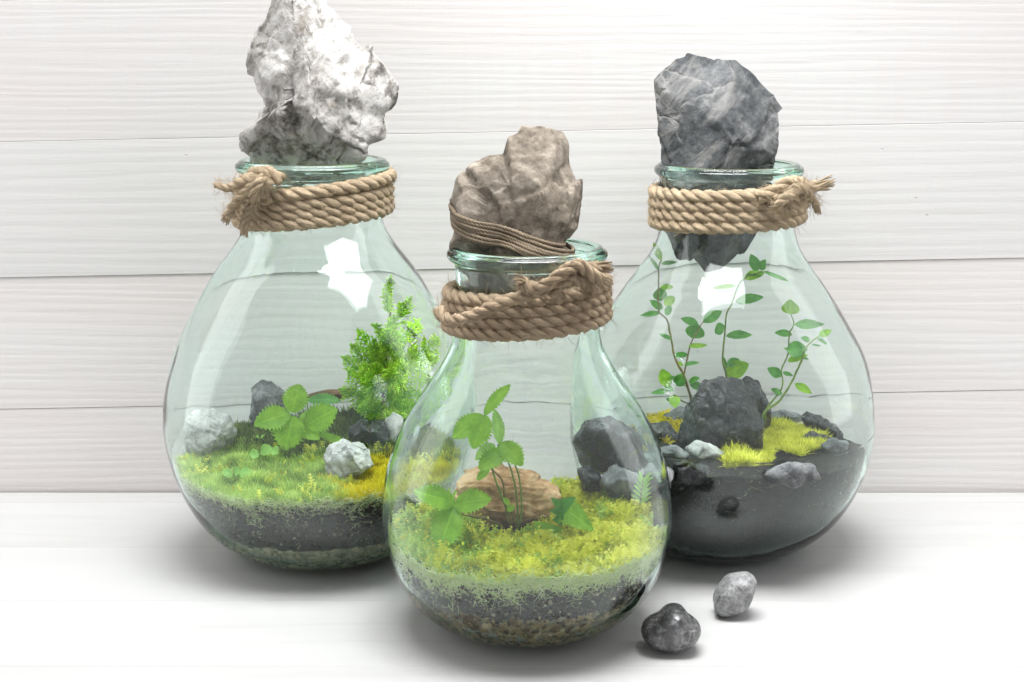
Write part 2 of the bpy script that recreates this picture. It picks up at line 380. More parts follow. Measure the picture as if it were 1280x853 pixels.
def make_jar(cx, base_py, upper, rw_z, rb, e1, e2, seed, label, thick=.0042):
    j = Jar(); c = at_z(cx, base_py); j.c = c
    up = []
    for (r, py) in upper:                                       # measured half-widths
        q = at_y(cx, py, c[1]); up.append((r / ppm(q), q[2]))
    rw, zw = up[-1][0], rw_z
    low = [(rw, zw)] if False else []
    t = np.linspace(0, 1, 22)
    lowr = rb + (rw - rb) * (1 - (1 - t) ** e1) ** (1 / e2); lowz = .001 + (zw - .001) * t
    # outer profile, top to bottom
    uppts = [p for p in up if p[1] > zw + .004] + [(rw, zw)]
    prof = smooth_profile(uppts, 7)
    lower = np.stack([lowr, lowz], -1)[::-1][1:]
    outer = np.vstack([prof, lower])
    d = np.gradient(outer, axis=0); nrm = np.stack([d[:, 1], -d[:, 0]], -1); nrm /= np.linalg.norm(nrm, axis=1)[:, None]   # points inwards
    if nrm[len(nrm) // 2, 0] > 0: nrm = -nrm
    s = np.clip((outer[:, 1] - .0) / .10, 0, 1); th = thick * (1 + .9 * (1 - s) ** 2)
    inner = outer + nrm * th[:, None]
    ztop = outer[:, 1].max()
    rneck = float(np.interp(ztop - .030, inner[::-1, 1], inner[::-1, 0])); near = inner[:, 1] > ztop - .030; inner[near, 0] = np.minimum(inner[near, 0], rneck)
    k = np.argmax(outer[:, 1]); inner = inner[(np.arange(len(inner)) > k + 4) & (inner[:, 1] > .0105)]
    inner = inner[inner[:, 1] < ztop - .004]
    # rounded mouth between the two
    r_o, r_i = outer[0, 0], inner[0, 0]
    lip = [(r_i + (r_o - r_i) * (.5 + .5 * cos(a)), outer[0, 1] + .0022 * sin(a)) for a in np.linspace(.15, pi - .15, 7)][::-1]
    floor_in = [(inner[-1, 0] * f, .0098 + (inner[-1, 1] - .0098) * f ** 4) for f in (.92, .8, .6, .4, .2, .02)]
    punt = [(rb - .004, .0003), (rb - .009, .0006), (rb * .75, .0022), (rb * .4, .0034), (.001, .004)]
    full = np.vstack([np.array(floor_in)[::-1], inner[::-1], np.array(lip), outer, np.array(punt)])
    n_in = len(floor_in) + len(inner)
    NS = 220
    a = np.linspace(0, 2 * pi, NS, endpoint=False)
    V = np.empty((len(full), NS, 3))
    rr = full[:, 0][:, None]; zz = full[:, 1][:, None]
    V[..., 0] = rr * np.cos(a); V[..., 1] = rr * np.sin(a); V[..., 2] = zz
    # hand-blown unevenness
    for i in range(len(full)):
        if full[i, 0] < .02: continue
        isin = i < n_in
        w = min(1, max(0, (full[i, 1] - .012) / .03)) * (1.0 if full[i, 1] < ztop - .03 else .25)
        for k2 in range(NS):
            p = V[i, k2]; q = Vector((p[0] * 17 + seed * 9 + (31 if isin else 0), p[1] * 17, p[2] * 13))
            e = (mnoise.noise(q) * .0005 + mnoise.noise(q * 2.3) * .00016) * (1.0 if isin else .4)
            lowq = mnoise.noise(Vector((p[0] * 4 + seed, p[1] * 4, p[2] * 4))) * .0007
            f = 1 + (e + lowq) * w / full[i, 0]
            V[i, k2, 0] *= f; V[i, k2, 1] *= f
    V[..., :] += np.array([c[0], c[1], .0006])
    Fc = grid_faces(len(full), NS, True)
    V = V.reshape(-1, 3)
    # caps (tiny rings at both ends) closed with fans
    top0 = len(V); V = np.vstack([V, [[c[0], c[1], .0104], [c[0], c[1], .0046]]])
    quads = [tuple(f) for f in Fc]
    for k2 in range(NS):
        quads.append((top0, (k2 + 1) % NS, k2)); b0 = (len(full) - 1) * NS
        quads.append((top0 + 1, b0 + k2, b0 + (k2 + 1) % NS))
    o = mk('glass_jar', V, quads, M['glass'], origin=(c[0], c[1], 0))
    import bmesh
    bm = bmesh.new(); bm.from_mesh(o.data); bmesh.ops.recalc_face_normals(bm, faces=bm.faces); bm.to_mesh(o.data); bm.free()
    tag(o, label, 'glass jar')
    j.obj = o; j.ztop = ztop
    zi = inner[::-1, 1]; ri = inner[::-1, 0]; order = np.argsort(zi); j._z = zi[order]; j._r = ri[order]
    zo = outer[:, 1]; oo = np.argsort(zo); j._zo = zo[oo]; j._ro = outer[oo, 0]
    j.rin = lambda z: np.interp(z, j._z, j._r); j.rout = lambda z: np.interp(z, j._zo, j._ro)
    return j

JL = make_jar(404, 686, [(91.5, 202), (95, 204.5), (96, 208), (94.5, 212.5), (88, 218), (84.5, 228), (84, 250), (84.5, 268), (88, 286), (102, 309), (124, 338), (148, 378), (167, 414), (181, 452), (190, 492), (192, 525)], .158, .060, 1.7, 2.2, 1,
              'large round glass jar stoppered with the jagged white rock')
JF = make_jar(658, 779, [(95, 311), (99.5, 314), (101, 318), (99, 323), (91.5, 330), (89.5, 345), (89.5, 380), (91, 410), (96, 434), (109, 459), (127, 486), (144, 512), (160, 542), (172, 575), (178, 602), (181, 638)], .120, .050, 2.2, 2, 2,
              'smaller front glass jar stoppered with the taupe rock tied with twine')
JR = make_jar(897, 678, [(88.5, 207), (92, 209.5), (93, 213), (91.5, 217.5), (85.5, 224), (83, 240), (82.5, 270), (84, 288), (91, 310), (104, 331), (126, 361), (151, 400), (173, 440), (183, 478), (187.5, 520), (187.5, 533)], .143, .062, 1.7, 2.1, 3,
              'large round glass jar stoppered with the dark slate rock')

# ------------------------------------------------------------------ soil inside the jars
def vnoise(p, s, seed=0): return mnoise.noise(Vector((p[0] * s + seed * 13.7, p[1] * s + seed * 5.1, p[2] * s)))
def setup_terrain(j, front_py, back_py, bumps, seed):
    j.seed = seed
    zf = .1
    for _ in range(6):
        r = float(j.rin(zf)) - .002; zf = at_y(proj(j.c)[0], front_py, j.c[1] - r)[2]
    zb = zf
    for _ in range(6):
        r = float(j.rin(zb)) - .002; zb = at_y(proj(j.c)[0], back_py, j.c[1] + r)[2]
    j.zf, j.zb = float(zf), float(zb); R = float(j.rin((zf + zb) / 2)); j.R = R
    bl = []
    for (px, py, h, s) in bumps:
        p = at_z(px, py, (zf + zb) / 2); bl.append((p[0], p[1], h, s))
    j.bl = bl
    def height(x, y):
        t = (y - (j.c[1] - R)) / (2 * R); z = zf + (zb - zf) * t
        for (bx, by, h, s) in bl: z += h * math.exp(-((x - bx) ** 2 + (y - by) ** 2) / (2 * s * s))
        z += .005 * mnoise.noise(Vector((x * 22 + seed, y * 22, 0))) + .002 * mnoise.noise(Vector((x * 70 + seed, y * 70, 3)))
        return z
    j.h = height
def ground(j, px, py):
    """point of the soil surface seen at that pixel"""
    d = ray(px, py); prev = None
    y = j.c[1] - j.R - .01
    while y < j.c[1] + j.R:
        p = CAM + d * y / d[1]
        if p[2] <= j.h(p[0], p[1]): return p
        y += .001
    return CAM + d * (j.c[1] + j.R * .85) / d[1]
def make_soil(j, mat, label, z_low=None, low_mat=None, low_label=None):
    NA = 200; c = j.c
    A = np.linspace(0, 2 * pi, NA, endpoint=False); rows = []
    edge = []
    for a in A:
        z = j.zf
        for _ in range(5):
            r = float(j.rin(z)) - .0018; z = j.h(c[0] + r * cos(a), c[1] + r * sin(a))
        edge.append((r, z))
    def side(zfun0, zfun1, n, seed, amp):
        R_ = []
        for k in range(n):
            row = []
            for a, (re, ze) in zip(A, edge):
                z0 = zfun0(a, ze); z1 = zfun1(a, ze); z = z0 + (z1 - z0) * k / (n - 1)
                p = (cos(a) * .15, sin(a) * .15, z); dn = amp * (abs(vnoise(p, 130, seed)) + .6 * abs(vnoise(p, 300, seed)))
                r = float(j.rin(z)) - .0014 - dn
                row.append((c[0] + r * cos(a), c[1] + r * sin(a), z))
            R_.append(row)
        return R_
    zb = lambda a, ze: .0125
    zl = (lambda a, ze: z_low + .006 * mnoise.noise(Vector((cos(a) * 5, sin(a) * 5, j.seed))) + .003 * mnoise.noise(Vector((cos(a) * 17, sin(a) * 17, j.seed)))) if z_low else zb
    rows = side(zl, lambda a, ze: ze, 26, j.seed, .0011)
    for f in np.linspace(.985, .02, 46):
        row = []
        for a, (re, ze) in zip(A, edge):
            x = c[0] + re * f * cos(a); y = c[1] + re * f * sin(a)
            row.append((x, y, j.h(x, y) + .0012 * mnoise.noise(Vector((x * 260, y * 260, 1)))))
        rows.append(row)
    V = np.array(rows).reshape(-1, 3)
    o = mk('soil', V, grid_faces(len(rows), NA, True), mat, origin=(c[0], c[1], .0125))
    tag(o, label, 'soil', kind='stuff')
    if z_low:
        rows = side(zb, lambda a, ze: zl(a, ze) + .0006, 16, j.seed + 4, .0022)
        for f in (.97, .7, .4, .02): rows.append([(c[0] + (p[0] - c[0]) * f, c[1] + (p[1] - c[1]) * f, p[2]) for p in rows[15]])
        rows.insert(0, [(c[0] + (p[0] - c[0]) * .05, c[1] + (p[1] - c[1]) * .05, .0118) for p in rows[0]])
        V = np.array(rows).reshape(-1, 3)
        g = mk('gravel', V, grid_faces(len(rows), NA, True), low_mat, origin=(c[0], c[1], .0118)); tag(g, low_label, 'gravel', kind='stuff')
setup_terrain(JL, 634, 522, [(300, 560, .006, .03), (455, 520, .022, .03), (440, 590, .006, .03)], 1.0)
setup_terrain(JF, 733, 616, [(765, 625, .020, .042), (545, 660, .008, .04)], 2.0)
setup_terrain(JR, 597, 528, [(880, 540, .004, .05), (770, 570, .016, .045)], 3.0)
make_soil(JL, M['soil'], 'dark soil under green moss in the jar with conifer', .046, M['sand'], 'pale sandy gravel layer under the soil beside the conifer jar base')
make_soil(JF, M['soil'], 'dark soil under golden moss in the smaller front jar', .052, M['gravel'], 'brown gravel layer at the bottom of the smaller front jar')
make_soil(JR, M['soil_black'], 'black soil in the jar with the dark boulder')

# ------------------------------------------------------------------ stones
def nvec(a): return Vector((mnoise.noise(a), mnoise.noise(a + Vector((37.2, 11.7, 5.3))), mnoise.noise(a + Vector((-8.1, 53.9, 21.4)))))
def ico(level, cache={}):
    if level not in cache:
        import bmesh
        bm = bmesh.new(); bmesh.ops.create_icosphere(bm, subdivisions=level, radius=1.0)
        bm.verts.ensure_lookup_table()
        cache[level] = (np.array([v.co[:] for v in bm.verts]), np.array([[v.index for v in f.verts] for f in bm.faces])); bm.free()
    return cache[level]
def poly_radius(poly, th):
    """distance from the origin to a star-shaped polygon along each angle"""
    out = np.zeros(len(th)); n = len(poly); dx, dz = np.cos(th), np.sin(th)
    for i in range(n):
        x1, z1 = poly[i]; x2, z2 = poly[(i + 1) % n]; ex, ez = x2 - x1, z2 - z1
        den = dx * ez - dz * ex; den = np.where(np.abs(den) < 1e-12, 1e-12, den)
        t = (x1 * ez - z1 * ex) / den; u = (x1 * dz - z1 * dx) / den
        ok = (t > 0) & (u >= -1e-6) & (u <= 1 + 1e-6); out = np.where(ok, np.maximum(out, t), out)
    return out
def rock(name, outline, Y, depth, mat, label=None, cat='stone', level=5, seed=1, facets=10, fmin=.72, rough=.05, fine=.014, p=.62, ridged=0., sink=None, ledge=None, parent=None, group=None, centre=None, shift=(0, 0, 0), pits=0, cells=(1.4, .16, .03), stretch=(1, 1, 1), front=6, rounded=False):
    if rounded:
        n0 = len(outline); O = np.array(outline, float); sm = []
        for i in range(n0):
            p0, p1, p2, p3 = O[i - 1], O[i], O[(i + 1) % n0], O[(i + 2) % n0]
            for t in np.linspace(0, 1, 8, endpoint=False):
                sm.append(.5 * (2 * p1 + (p2 - p0) * t + (2 * p0 - 5 * p1 + 4 * p2 - p3) * t * t + (3 * p1 - p0 - 3 * p2 + p3) * t ** 3))
        outline = [tuple(q) for q in sm]
    P = np.array([at_y(px, py, Y) for px, py in outline])
    if centre is not None: c = at_y(centre[0], centre[1], Y)
    else: c = np.array([(P[:, 0].min() + P[:, 0].max()) / 2, Y, (P[:, 2].min() + P[:, 2].max()) / 2])
    poly = [(q[0] - c[0], q[2] - c[2]) for q in P]
    v, f = ico(level); v = v.copy(); r0 = np.random.default_rng(int(seed * 101))
    for k in range(facets):                                     # broken flat faces
        n = r0.normal(size=3); n[1] -= .35 * abs(n[1]); n /= np.linalg.norm(n); d = r0.uniform(fmin, .97)
        over = v @ n - d; v -= np.where(over > 0, over, 0)[:, None] * n * .92
    for k in range(front):
        n = np.array([r0.uniform(-1, 1), -r0.uniform(.35, 1.0), r0.uniform(-1, 1)]); n /= np.linalg.norm(n); d = r0.uniform(.48, .82)
        over = v @ n - d; v -= np.where(over > 0, over, 0)[:, None] * n
    vy = v[:, 1]; cc = np.sqrt(v[:, 0] ** 2 + v[:, 2] ** 2) + 1e-9
    th = np.arctan2(v[:, 2], v[:, 0]); rr = poly_radius(poly, th)
    size = float(np.mean(rr))
    bi = ((th + pi) / (2 * pi) * 72).astype(int) % 72; mx = np.array([cc[bi == b].max() if (bi == b).any() else 1 for b in range(72)])
    mx = np.minimum(1, (np.roll(mx, 1) + mx * 2 + np.roll(mx, -1)) / 4); tb = (th + pi) / (2 * pi) * 72 - .5
    lim = np.minimum(1, cc / np.interp(tb % 72, np.arange(73), np.r_[mx, mx[0]]))
    q = np.stack([np.cos(th) * rr * lim ** p, np.sign(vy) * np.abs(vy) ** .85 * depth, np.sin(th) * rr * lim ** p], -1)
    nrm = q / (np.linalg.norm(q, axis=1)[:, None] + 1e-9)
    s = 1.0 / size; disp = np.empty(len(q))
    for i in range(len(q)):
        a = Vector(q[i] * s) + Vector((seed * 7.3, seed * 3.1, seed))
        e = rough * mnoise.noise(a * 1.6) + rough * .5 * mnoise.noise(a * 3.7) + fine * mnoise.fractal(a * 8, 1.0, 2.1, 4)
        if cells:
            for cs, amp in ((cells[0], 1.0), (cells[0] * 2.6, .26)):
                w = Vector((a.x * stretch[0], a.y * stretch[1], a.z * stretch[2])) * cs + nvec(a * cs * 1.1) * .22
                cp = mnoise.voronoi(w)[1][0]; hn = nvec(cp * 9.7 + Vector((.37, .11, .73)))
                e += amp * (cells[1] * (w - cp).dot(hn) + cells[2] * hn.x * 2) / max(1.0, cs / 2.2)
        if ridged: e += ridged * (abs(mnoise.noise(a * 2.6)) ** .6 - .45)
        if ledge: 
            m = a.copy(); u = m.z * ledge[0] + m.x * ledge[2] + .6 * mnoise.noise(a * 1.5); e += ledge[1] * (abs((u % 1.0) - .5) - .25) + ledge[1] * .7 * (abs(((u * 2.7) % 1.0) - .5) - .25)
        if pits:
            dd = mnoise.voronoi(a * 4.2)[0][0]; e -= pits * max(0, .30 - dd)
        disp[i] = e
    q += nrm * (disp * size)[:, None]
    V = q + c + np.array(shift)
    if sink is not None: V[:, 2] += sink - V[:, 2].min()
    o = mk(name, V, f, mat, parent)
    if parent is None: tag(o, label, cat, group)
    return o

# stopper stones
rock('stopper_stone', [(343, -22), (372, -38), (398, -6), (420, 22), (452, 58), (478, 82), (496, 112), (494, 135), (481, 150), (478, 172), (462, 182), (448, 198), (425, 213), (385, 214), (345, 213), (312, 209), (302, 196), (294, 172), (305, 162), (322, 158), (326, 138), (335, 134), (322, 112), (312, 98), (314, 62), (322, 42), (338, 25), (342, 8)],
     JL.c[1] - .006, .066, M['rock_white'], 'tall jagged white limestone rock resting on the jar of conifer', level=6, seed=1.3, facets=14, fmin=.72, rough=.05, fine=.016, ridged=.05, centre=(395, 110), p=.85, cells=(1.9, .22, .06), stretch=(1.5, 1, .8), front=9)
rockF = rock('stopper_stone', [(634, 166), (650, 158), (680, 158), (706, 165), (711, 182), (712, 200), (722, 225), (725, 250), (720, 285), (708, 300), (705, 320), (700, 350), (690, 390), (668, 404), (640, 418), (612, 408), (592, 360), (568, 324), (566, 306), (574, 290), (574, 268), (570, 255), (578, 232), (592, 208), (610, 196), (628, 192), (632, 176)],
     JF.c[1] - .002, .050, M['rock_tan'], 'taupe limestone rock bound with twine in the smaller jar neck', level=6, seed=2.7, facets=13, fmin=.70, rough=.04, fine=.007, ridged=.0, pits=.10, centre=(648, 285), p=.75, cells=(1.25, .26, .07), front=9)
rock('stopper_stone', [(818, 100), (832, 88), (846, 75), (862, 69), (890, 71), (922, 76), (938, 90), (950, 104), (966, 122), (976, 144), (972, 180), (966, 212), (962, 250), (950, 288), (940, 310), (925, 330), (902, 344), (880, 345), (868, 330), (845, 320), (840, 300), (832, 280), (826, 240), (824, 205), (820, 160), (820, 128)],
     JR.c[1], .056, M['rock_slate'], 'blocky dark grey slate rock wedged in the right jar neck', level=6, seed=5.2, facets=15, fmin=.66, rough=.03, fine=.010, centre=(895, 185), p=.7, cells=(1.2, .16, .04), stretch=(1.2, 1, .9), front=9)

# stones in the jar with the conifer
def inner_stone(j, outline, by, mat, label, depth, dy=0.0, name='stone', **kw):
    xs = [p[0] for p in outline]; g = ground(j, (min(xs) + max(xs)) / 2, by)
    return rock(name, outline, g[1] + dy, depth, mat, label, **kw)
inner_stone(JL, [(228, 530), (240, 515), (262, 511), (284, 519), (296, 540), (290, 555), (270, 567), (248, 579), (234, 572), (228, 552)], 572, M['rock_pale'], 'pale grey ridged stone at the side of the conifer jar', .026, seed=3.1, facets=8, rough=.05, fine=.03, ledge=(2.2, .10, .9), dy=.012)
inner_stone(JL, [(311, 490), (325, 478), (341, 482), (354, 488), (358, 512), (352, 552), (325, 556), (314, 530)], 545, M['rock_grey'], 'upright blue-grey stone behind the strawberry leaves', .022, seed=4.4, facets=12, ledge=(1.8, .08, .2), dy=.006)
inner_stone(JL, [(402, 574), (409, 559), (428, 553), (447, 557), (461, 570), (466, 584), (447, 596), (425, 606), (408, 598)], 596, M['rock_pale'], 'rounded white crinkled stone beside ochre moss', .022, seed=6.2, facets=6, rough=.08, fine=.05, ridged=.1)
inner_stone(JL, [(436, 535), (452, 526), (478, 529), (488, 550), (486, 572), (460, 574), (438, 562)], 560, M['rock_black'], 'dark stone below the conifer', .022, seed=7.9, facets=9)
inner_stone(JL, [(480, 527), (492, 517), (504, 523), (503, 545), (492, 568), (484, 558)], 556, M['rock_pale'], 'small pale stone under the conifer by the jar wall', .012, level=4, seed=8.8, facets=6, fine=.05)
inner_stone(JL, [(378, 494), (400, 489), (446, 489), (450, 496), (422, 502), (384, 502)], 512, M['bark'], 'flat strip of brown bark behind strawberry leaves', .02, name='bark_piece', cat='bark', level=4, seed=9.4, facets=4, dy=.03)
# driftwood in the front jar
inner_stone(JF, [(570, 602), (582, 593), (610, 588), (640, 591), (668, 596), (700, 612), (702, 626), (692, 637), (698, 645), (668, 657), (640, 670), (610, 670), (590, 662), (573, 642), (575, 616)], 660, M['wood'], 'weathered orange-brown driftwood chunk lying on golden moss', .03, name='driftwood', cat='driftwood', level=6, seed=3.6, facets=9, fmin=.62, rough=.04, fine=.02, ledge=(3.1, .10, .25), p=.55, dy=.012, cells=(1.5, .20, .06), stretch=(.55, 1, 2.2), front=8)
# stones in the right jar
inner_stone(JR, [(852, 548), (857, 520), (869, 500), (880, 481), (905, 472), (930, 479), (946, 500), (953, 530), (956, 558), (930, 570), (905, 568), (880, 572), (860, 562)], 562, M['rock_black'], 'big wet black boulder in front of the leafy stems', .042, level=6, seed=2.2, facets=16, fmin=.62, rough=.06, fine=.025, ridged=.06, dy=.02)
inner_stone(JR, [(918, 486), (934, 472), (950, 479), (961, 500), (964, 545), (956, 562), (935, 545)], 552, M['rock_black'], 'tall dark stone tucked behind the black boulder', .025, seed=5.5, facets=9, dy=.055)
RS = [([(1002, 524), (1011, 517), (1030, 522), (1046, 535), (1054, 543), (1050, 553), (1030, 548), (1008, 537)], 548, 'rock_black', 'elongated dark stone leaning on the right jar wall', .018),
      ([(960, 522), (975, 514), (1003, 517), (1006, 527), (985, 533), (964, 531)], 530, 'rock_grey', 'flat grey stone behind the right patch of moss', .018),
      ([(1001, 547), (1015, 541), (1035, 545), (1046, 553), (1027, 559), (1006, 554)], 556, 'rock_black', 'small dark stone below the elongated dark stone', .012),
      ([(1026, 559), (1040, 548), (1059, 553), (1057, 568), (1034, 571)], 567, 'rock_grey', 'squat grey stone at the jar side under the elongated dark stone', .014),
      ([(857, 562), (870, 552), (891, 556), (911, 569), (886, 578), (861, 575)], 572, 'rock_pale', 'pale ridged stone in front of the black boulder', .018),
      ([(841, 582), (860, 576), (886, 585), (891, 599), (870, 606), (845, 602)], 598, 'rock_black', 'glossy dark stone at the front glass left of boulder', .014),
      ([(824, 562), (845, 557), (863, 569), (852, 579), (828, 576)], 572, 'rock_grey', 'small brownish grey stone below left moss patch', .014),
      ([(828, 522), (850, 511), (871, 514), (870, 532), (850, 538), (830, 536)], 534, 'rock_grey', 'rounded grey stone behind the left patch of moss', .018),
      ([(812, 532), (835, 530), (849, 545), (841, 559), (818, 554)], 552, 'rock_black', 'dark stone under the left patch of moss', .016),
      ([(953, 592), (985, 577), (1022, 584), (1028, 600), (990, 609), (958, 606)], 603, 'rock_grey', 'long grey stone against front glass below right moss', .014),
      ([(716, 552), (735, 526), (770, 519), (802, 530), (816, 560), (806, 592), (760, 602), (727, 585)], 590, 'rock_black', 'large black stone seen through the smaller front jar', .03),
      ([(745, 600), (772, 584), (806, 592), (815, 615), (790, 632), (756, 625)], 620, 'rock_grey', 'grey stone below large black stone behind front jar', .02),
      ([(722, 588), (738, 582), (752, 596), (750, 615), (730, 612)], 606, 'rock_black', 'small black stone at the glass behind front jar', .014),
      ([(806, 590), (825, 578), (842, 590), (838, 612), (815, 615)], 606, 'rock_grey', 'mid-grey stone wedged between glossy stone and large black stone', .015)]
for i, (ol, by, mt, lb, dp) in enumerate(RS):
    inner_stone(JR, ol, by, M[mt], lb, dp, level=4, seed=11.3 + i * 1.7, facets=9, rough=.06, fine=.04, dy=.35 * dp)

# pebbles on the table
g = at_z(838, 812)
rock('pebble', [(802, 801), (806, 788), (822, 780), (832, 771), (843, 767), (853, 770), (862, 779), (873, 788), (875, 798), (866, 810), (850, 818), (832, 819), (812, 812)], g[1], .026, M['pebble_dark'], 'dark shiny peaked pebble lying on the white table', 'pebble', level=5, seed=2.1, facets=2, fmin=.85, rough=.035, fine=.012, p=.6, sink=.0004, cells=None, front=0, rounded=True)
g = at_z(918, 769)
rock('pebble', [(891, 758), (895, 742), (908, 726), (920, 721), (935, 720), (945, 727), (943, 740), (935, 758), (918, 768), (900, 770)], g[1], .02, M['pebble_light'], 'lighter grey pitted egg-shaped pebble standing on the white table', 'pebble', level=5, seed=4.8, facets=2, fmin=.85, rough=.035, fine=.02, p=.6, sink=.0004, cells=None, front=0, rounded=True)

# ------------------------------------------------------------------ rope
def resample(P, step):
    P = np.asarray(P, float); d = np.r_[0, np.cumsum(np.linalg.norm(np.diff(P, axis=0), axis=1))]
    n = max(3, int(d[-1] / step)); t = np.linspace(0, d[-1], n)
    return np.stack([np.interp(t, d, P[:, k]) for k in range(3)], -1), t
def spline3(P, n=14):
    P = np.asarray(P, float); P = np.vstack([2 * P[0] - P[1], P, 2 * P[-1] - P[-2]]); out = []
    for i in range(1, len(P) - 2):
        p0, p1, p2, p3 = P[i - 1:i + 3]
        for t in np.linspace(0, 1, n, endpoint=False):
            out.append(.5 * ((2 * p1) + (-p0 + p2) * t + (2 * p0 - 5 * p1 + 4 * p2 - p3) * t * t + (-p0 + 3 * p1 - 3 * p2 + p3) * t ** 3))
    out.append(P[-2]); return np.array(out)
def frames(P):
    T = np.gradient(P, axis=0); T /= np.linalg.norm(T, axis=1)[:, None] + 1e-12
    N = np.empty_like(P); r = np.array([0, 0, 1.]) if abs(T[0, 2]) < .9 else np.array([1., 0, 0])
    n = r - T[0] * (r @ T[0]); N[0] = n / np.linalg.norm(n)
    for i in range(1, len(P)):
        n = N[i - 1] - T[i] * (N[i - 1] @ T[i]); N[i] = n / (np.linalg.norm(n) + 1e-12)
    return T, N, np.cross(T, N)
def tube(P, rad, seg=8, t=None, uoff=0, lump=0, seed=0, cap=True, yarn=0):
    P = np.asarray(P, float); rad = np.broadcast_to(rad, (len(P),)); T, N, B = frames(P); a = np.linspace(0, 2 * pi, seg, endpoint=False)
    R = rad[:, None] * np.ones(seg)
    if yarn:
        tt = np.r_[0, np.cumsum(np.linalg.norm(np.diff(P, axis=0), axis=1))]
        R = R * (1 + yarn * np.cos(5 * a[None, :] - 2 * pi * tt[:, None] / .0055 * .9))
    if lump:
        for i in range(len(P)):
            for k in range(seg): R[i, k] *= 1 + lump * mnoise.noise(Vector((P[i, 0] * 130 + seed * 5 + cos(a[k]) * 1.3, P[i, 1] * 130 + sin(a[k]) * 1.3, P[i, 2] * 130)))
    V = P[:, None, :] + R[..., None] * (np.cos(a)[None, :, None] * N[:, None, :] + np.sin(a)[None, :, None] * B[:, None, :])
    if t is None: t = np.r_[0, np.cumsum(np.linalg.norm(np.diff(P, axis=0), axis=1))]
    uv = np.stack(np.broadcast_arrays((t[:, None] * 100 + uoff), np.abs(np.linspace(-1, 1, seg))[None, :] * 2 + t[:, None] * 60), -1)
    Fc = [tuple(f) for f in grid_faces(len(P), seg, True)]
    if cap: Fc.append(tuple(range(seg - 1, -1, -1))); Fc.append(tuple((len(P) - 1) * seg + k for k in range(seg)))
    return V.reshape(-1, 3), Fc, uv.reshape(-1, 2)
class Acc:
    def __init__(s): s.V = []; s.F = []; s.U = []; s.T = []; s.n = 0
    def add(s, V, Fc, U=None, T=None):
        s.V.append(np.asarray(V)); s.F += [tuple(int(i) + s.n for i in f) for f in Fc]; s.n += len(V)
        s.U.append(np.zeros((len(V), 2)) if U is None else U); s.T.append(np.full(len(V), .5 if T is None else 0) if T is None or np.isscalar(T) and False else np.broadcast_to(T, (len(V),)))
    def mk(s, name, mat, parent=None, **kw):
        return mk(name, np.vstack(s.V), s.F, mat, parent, uv=np.vstack(s.U), tint=np.concatenate(s.T), **kw)
PITCH_R = 6.2
def strands(P, R, phase=0.0, taper=None, seed=0, step=.0014):
    """three twisted strands along a path"""
    P, t = resample(P, step); T, N, B = frames(P); acc = Acc()
    k = np.ones(len(P)) if taper is None else np.interp(t / t[-1], [0, 1 - taper[0], 1], [1, 1, taper[1]])
    for i in range(3):
        a = phase + 2 * pi * t / (PITCH_R * R) + 2 * pi * i / 3
        C = P + (.52 * R * k)[:, None] * (np.cos(a)[:, None] * N + np.sin(a)[:, None] * B)
        acc.add(*tube(C, .56 * R * k, 15 if R > .004 else 7, t, uoff=i * 31 + seed * 7, lump=.22, seed=seed + i, yarn=.09 if R > .004 else 0))
    return acc
def fuzz(P, R, n, seed, length=.012, width=.0002):
    """loose fibres standing off the rope"""
    r0 = np.random.default_rng(seed); P, t = resample(P, .003); T, N, B = frames(P); acc = Acc()
    for _ in range(n):
        i = r0.integers(0, len(P)); a = r0.uniform(0, 2 * pi); o = cos(a) * N[i] + sin(a) * B[i]
        p = P[i] + o * R * .9; L = length * r0.uniform(.35, 1.3)
        d = T[i] * r0.normal(0, 1) + o * r0.uniform(.15, .8) + r0.normal(0, .3, 3); d /= np.linalg.norm(d); bend = r0.normal(0, .45, 3)
        pts = [p]
        for k in range(5):
            d = d + bend * .4; d /= np.linalg.norm(d); pts.append(pts[-1] + d * L / 5)
        V, Fc, U = tube(np.array(pts), np.linspace(width, width * .5, 6), 3, cap=False); acc.add(V, Fc, U)
    return acc
def frayed(P, R, n, seed, mat, parent, spread=.55):
    """untwisted yarn ends"""
    r0 = np.random.default_rng(seed); P = np.asarray(P, float); acc = Acc(); L = np.linalg.norm(P[-1] - P[0])
    T, N, B = frames(P)
    for k in range(n):
        a = r0.uniform(0, 2 * pi); q = sqrt(r0.uniform(0, 1)); wob = r0.normal(0, .12, 2)
        s = np.linspace(0, 1, len(P)); g_ = R * q * (.75 + spread * s ** 1.6 * r0.uniform(.3, 1.6))
        C = P + g_[:, None] * (np.cos(a + wob[0] * 6 * s)[:, None] * N + np.sin(a + wob[0] * 6 * s)[:, None] * B)
        C = C[:max(4, int(len(P) * r0.uniform(.7, 1)))]
        acc.add(*tube(C, np.linspace(R * .22, R * .10, len(C)) * r0.uniform(.6, 1.2), 6, lump=.3, seed=k))
    return acc.mk('frayed_end', mat, parent)

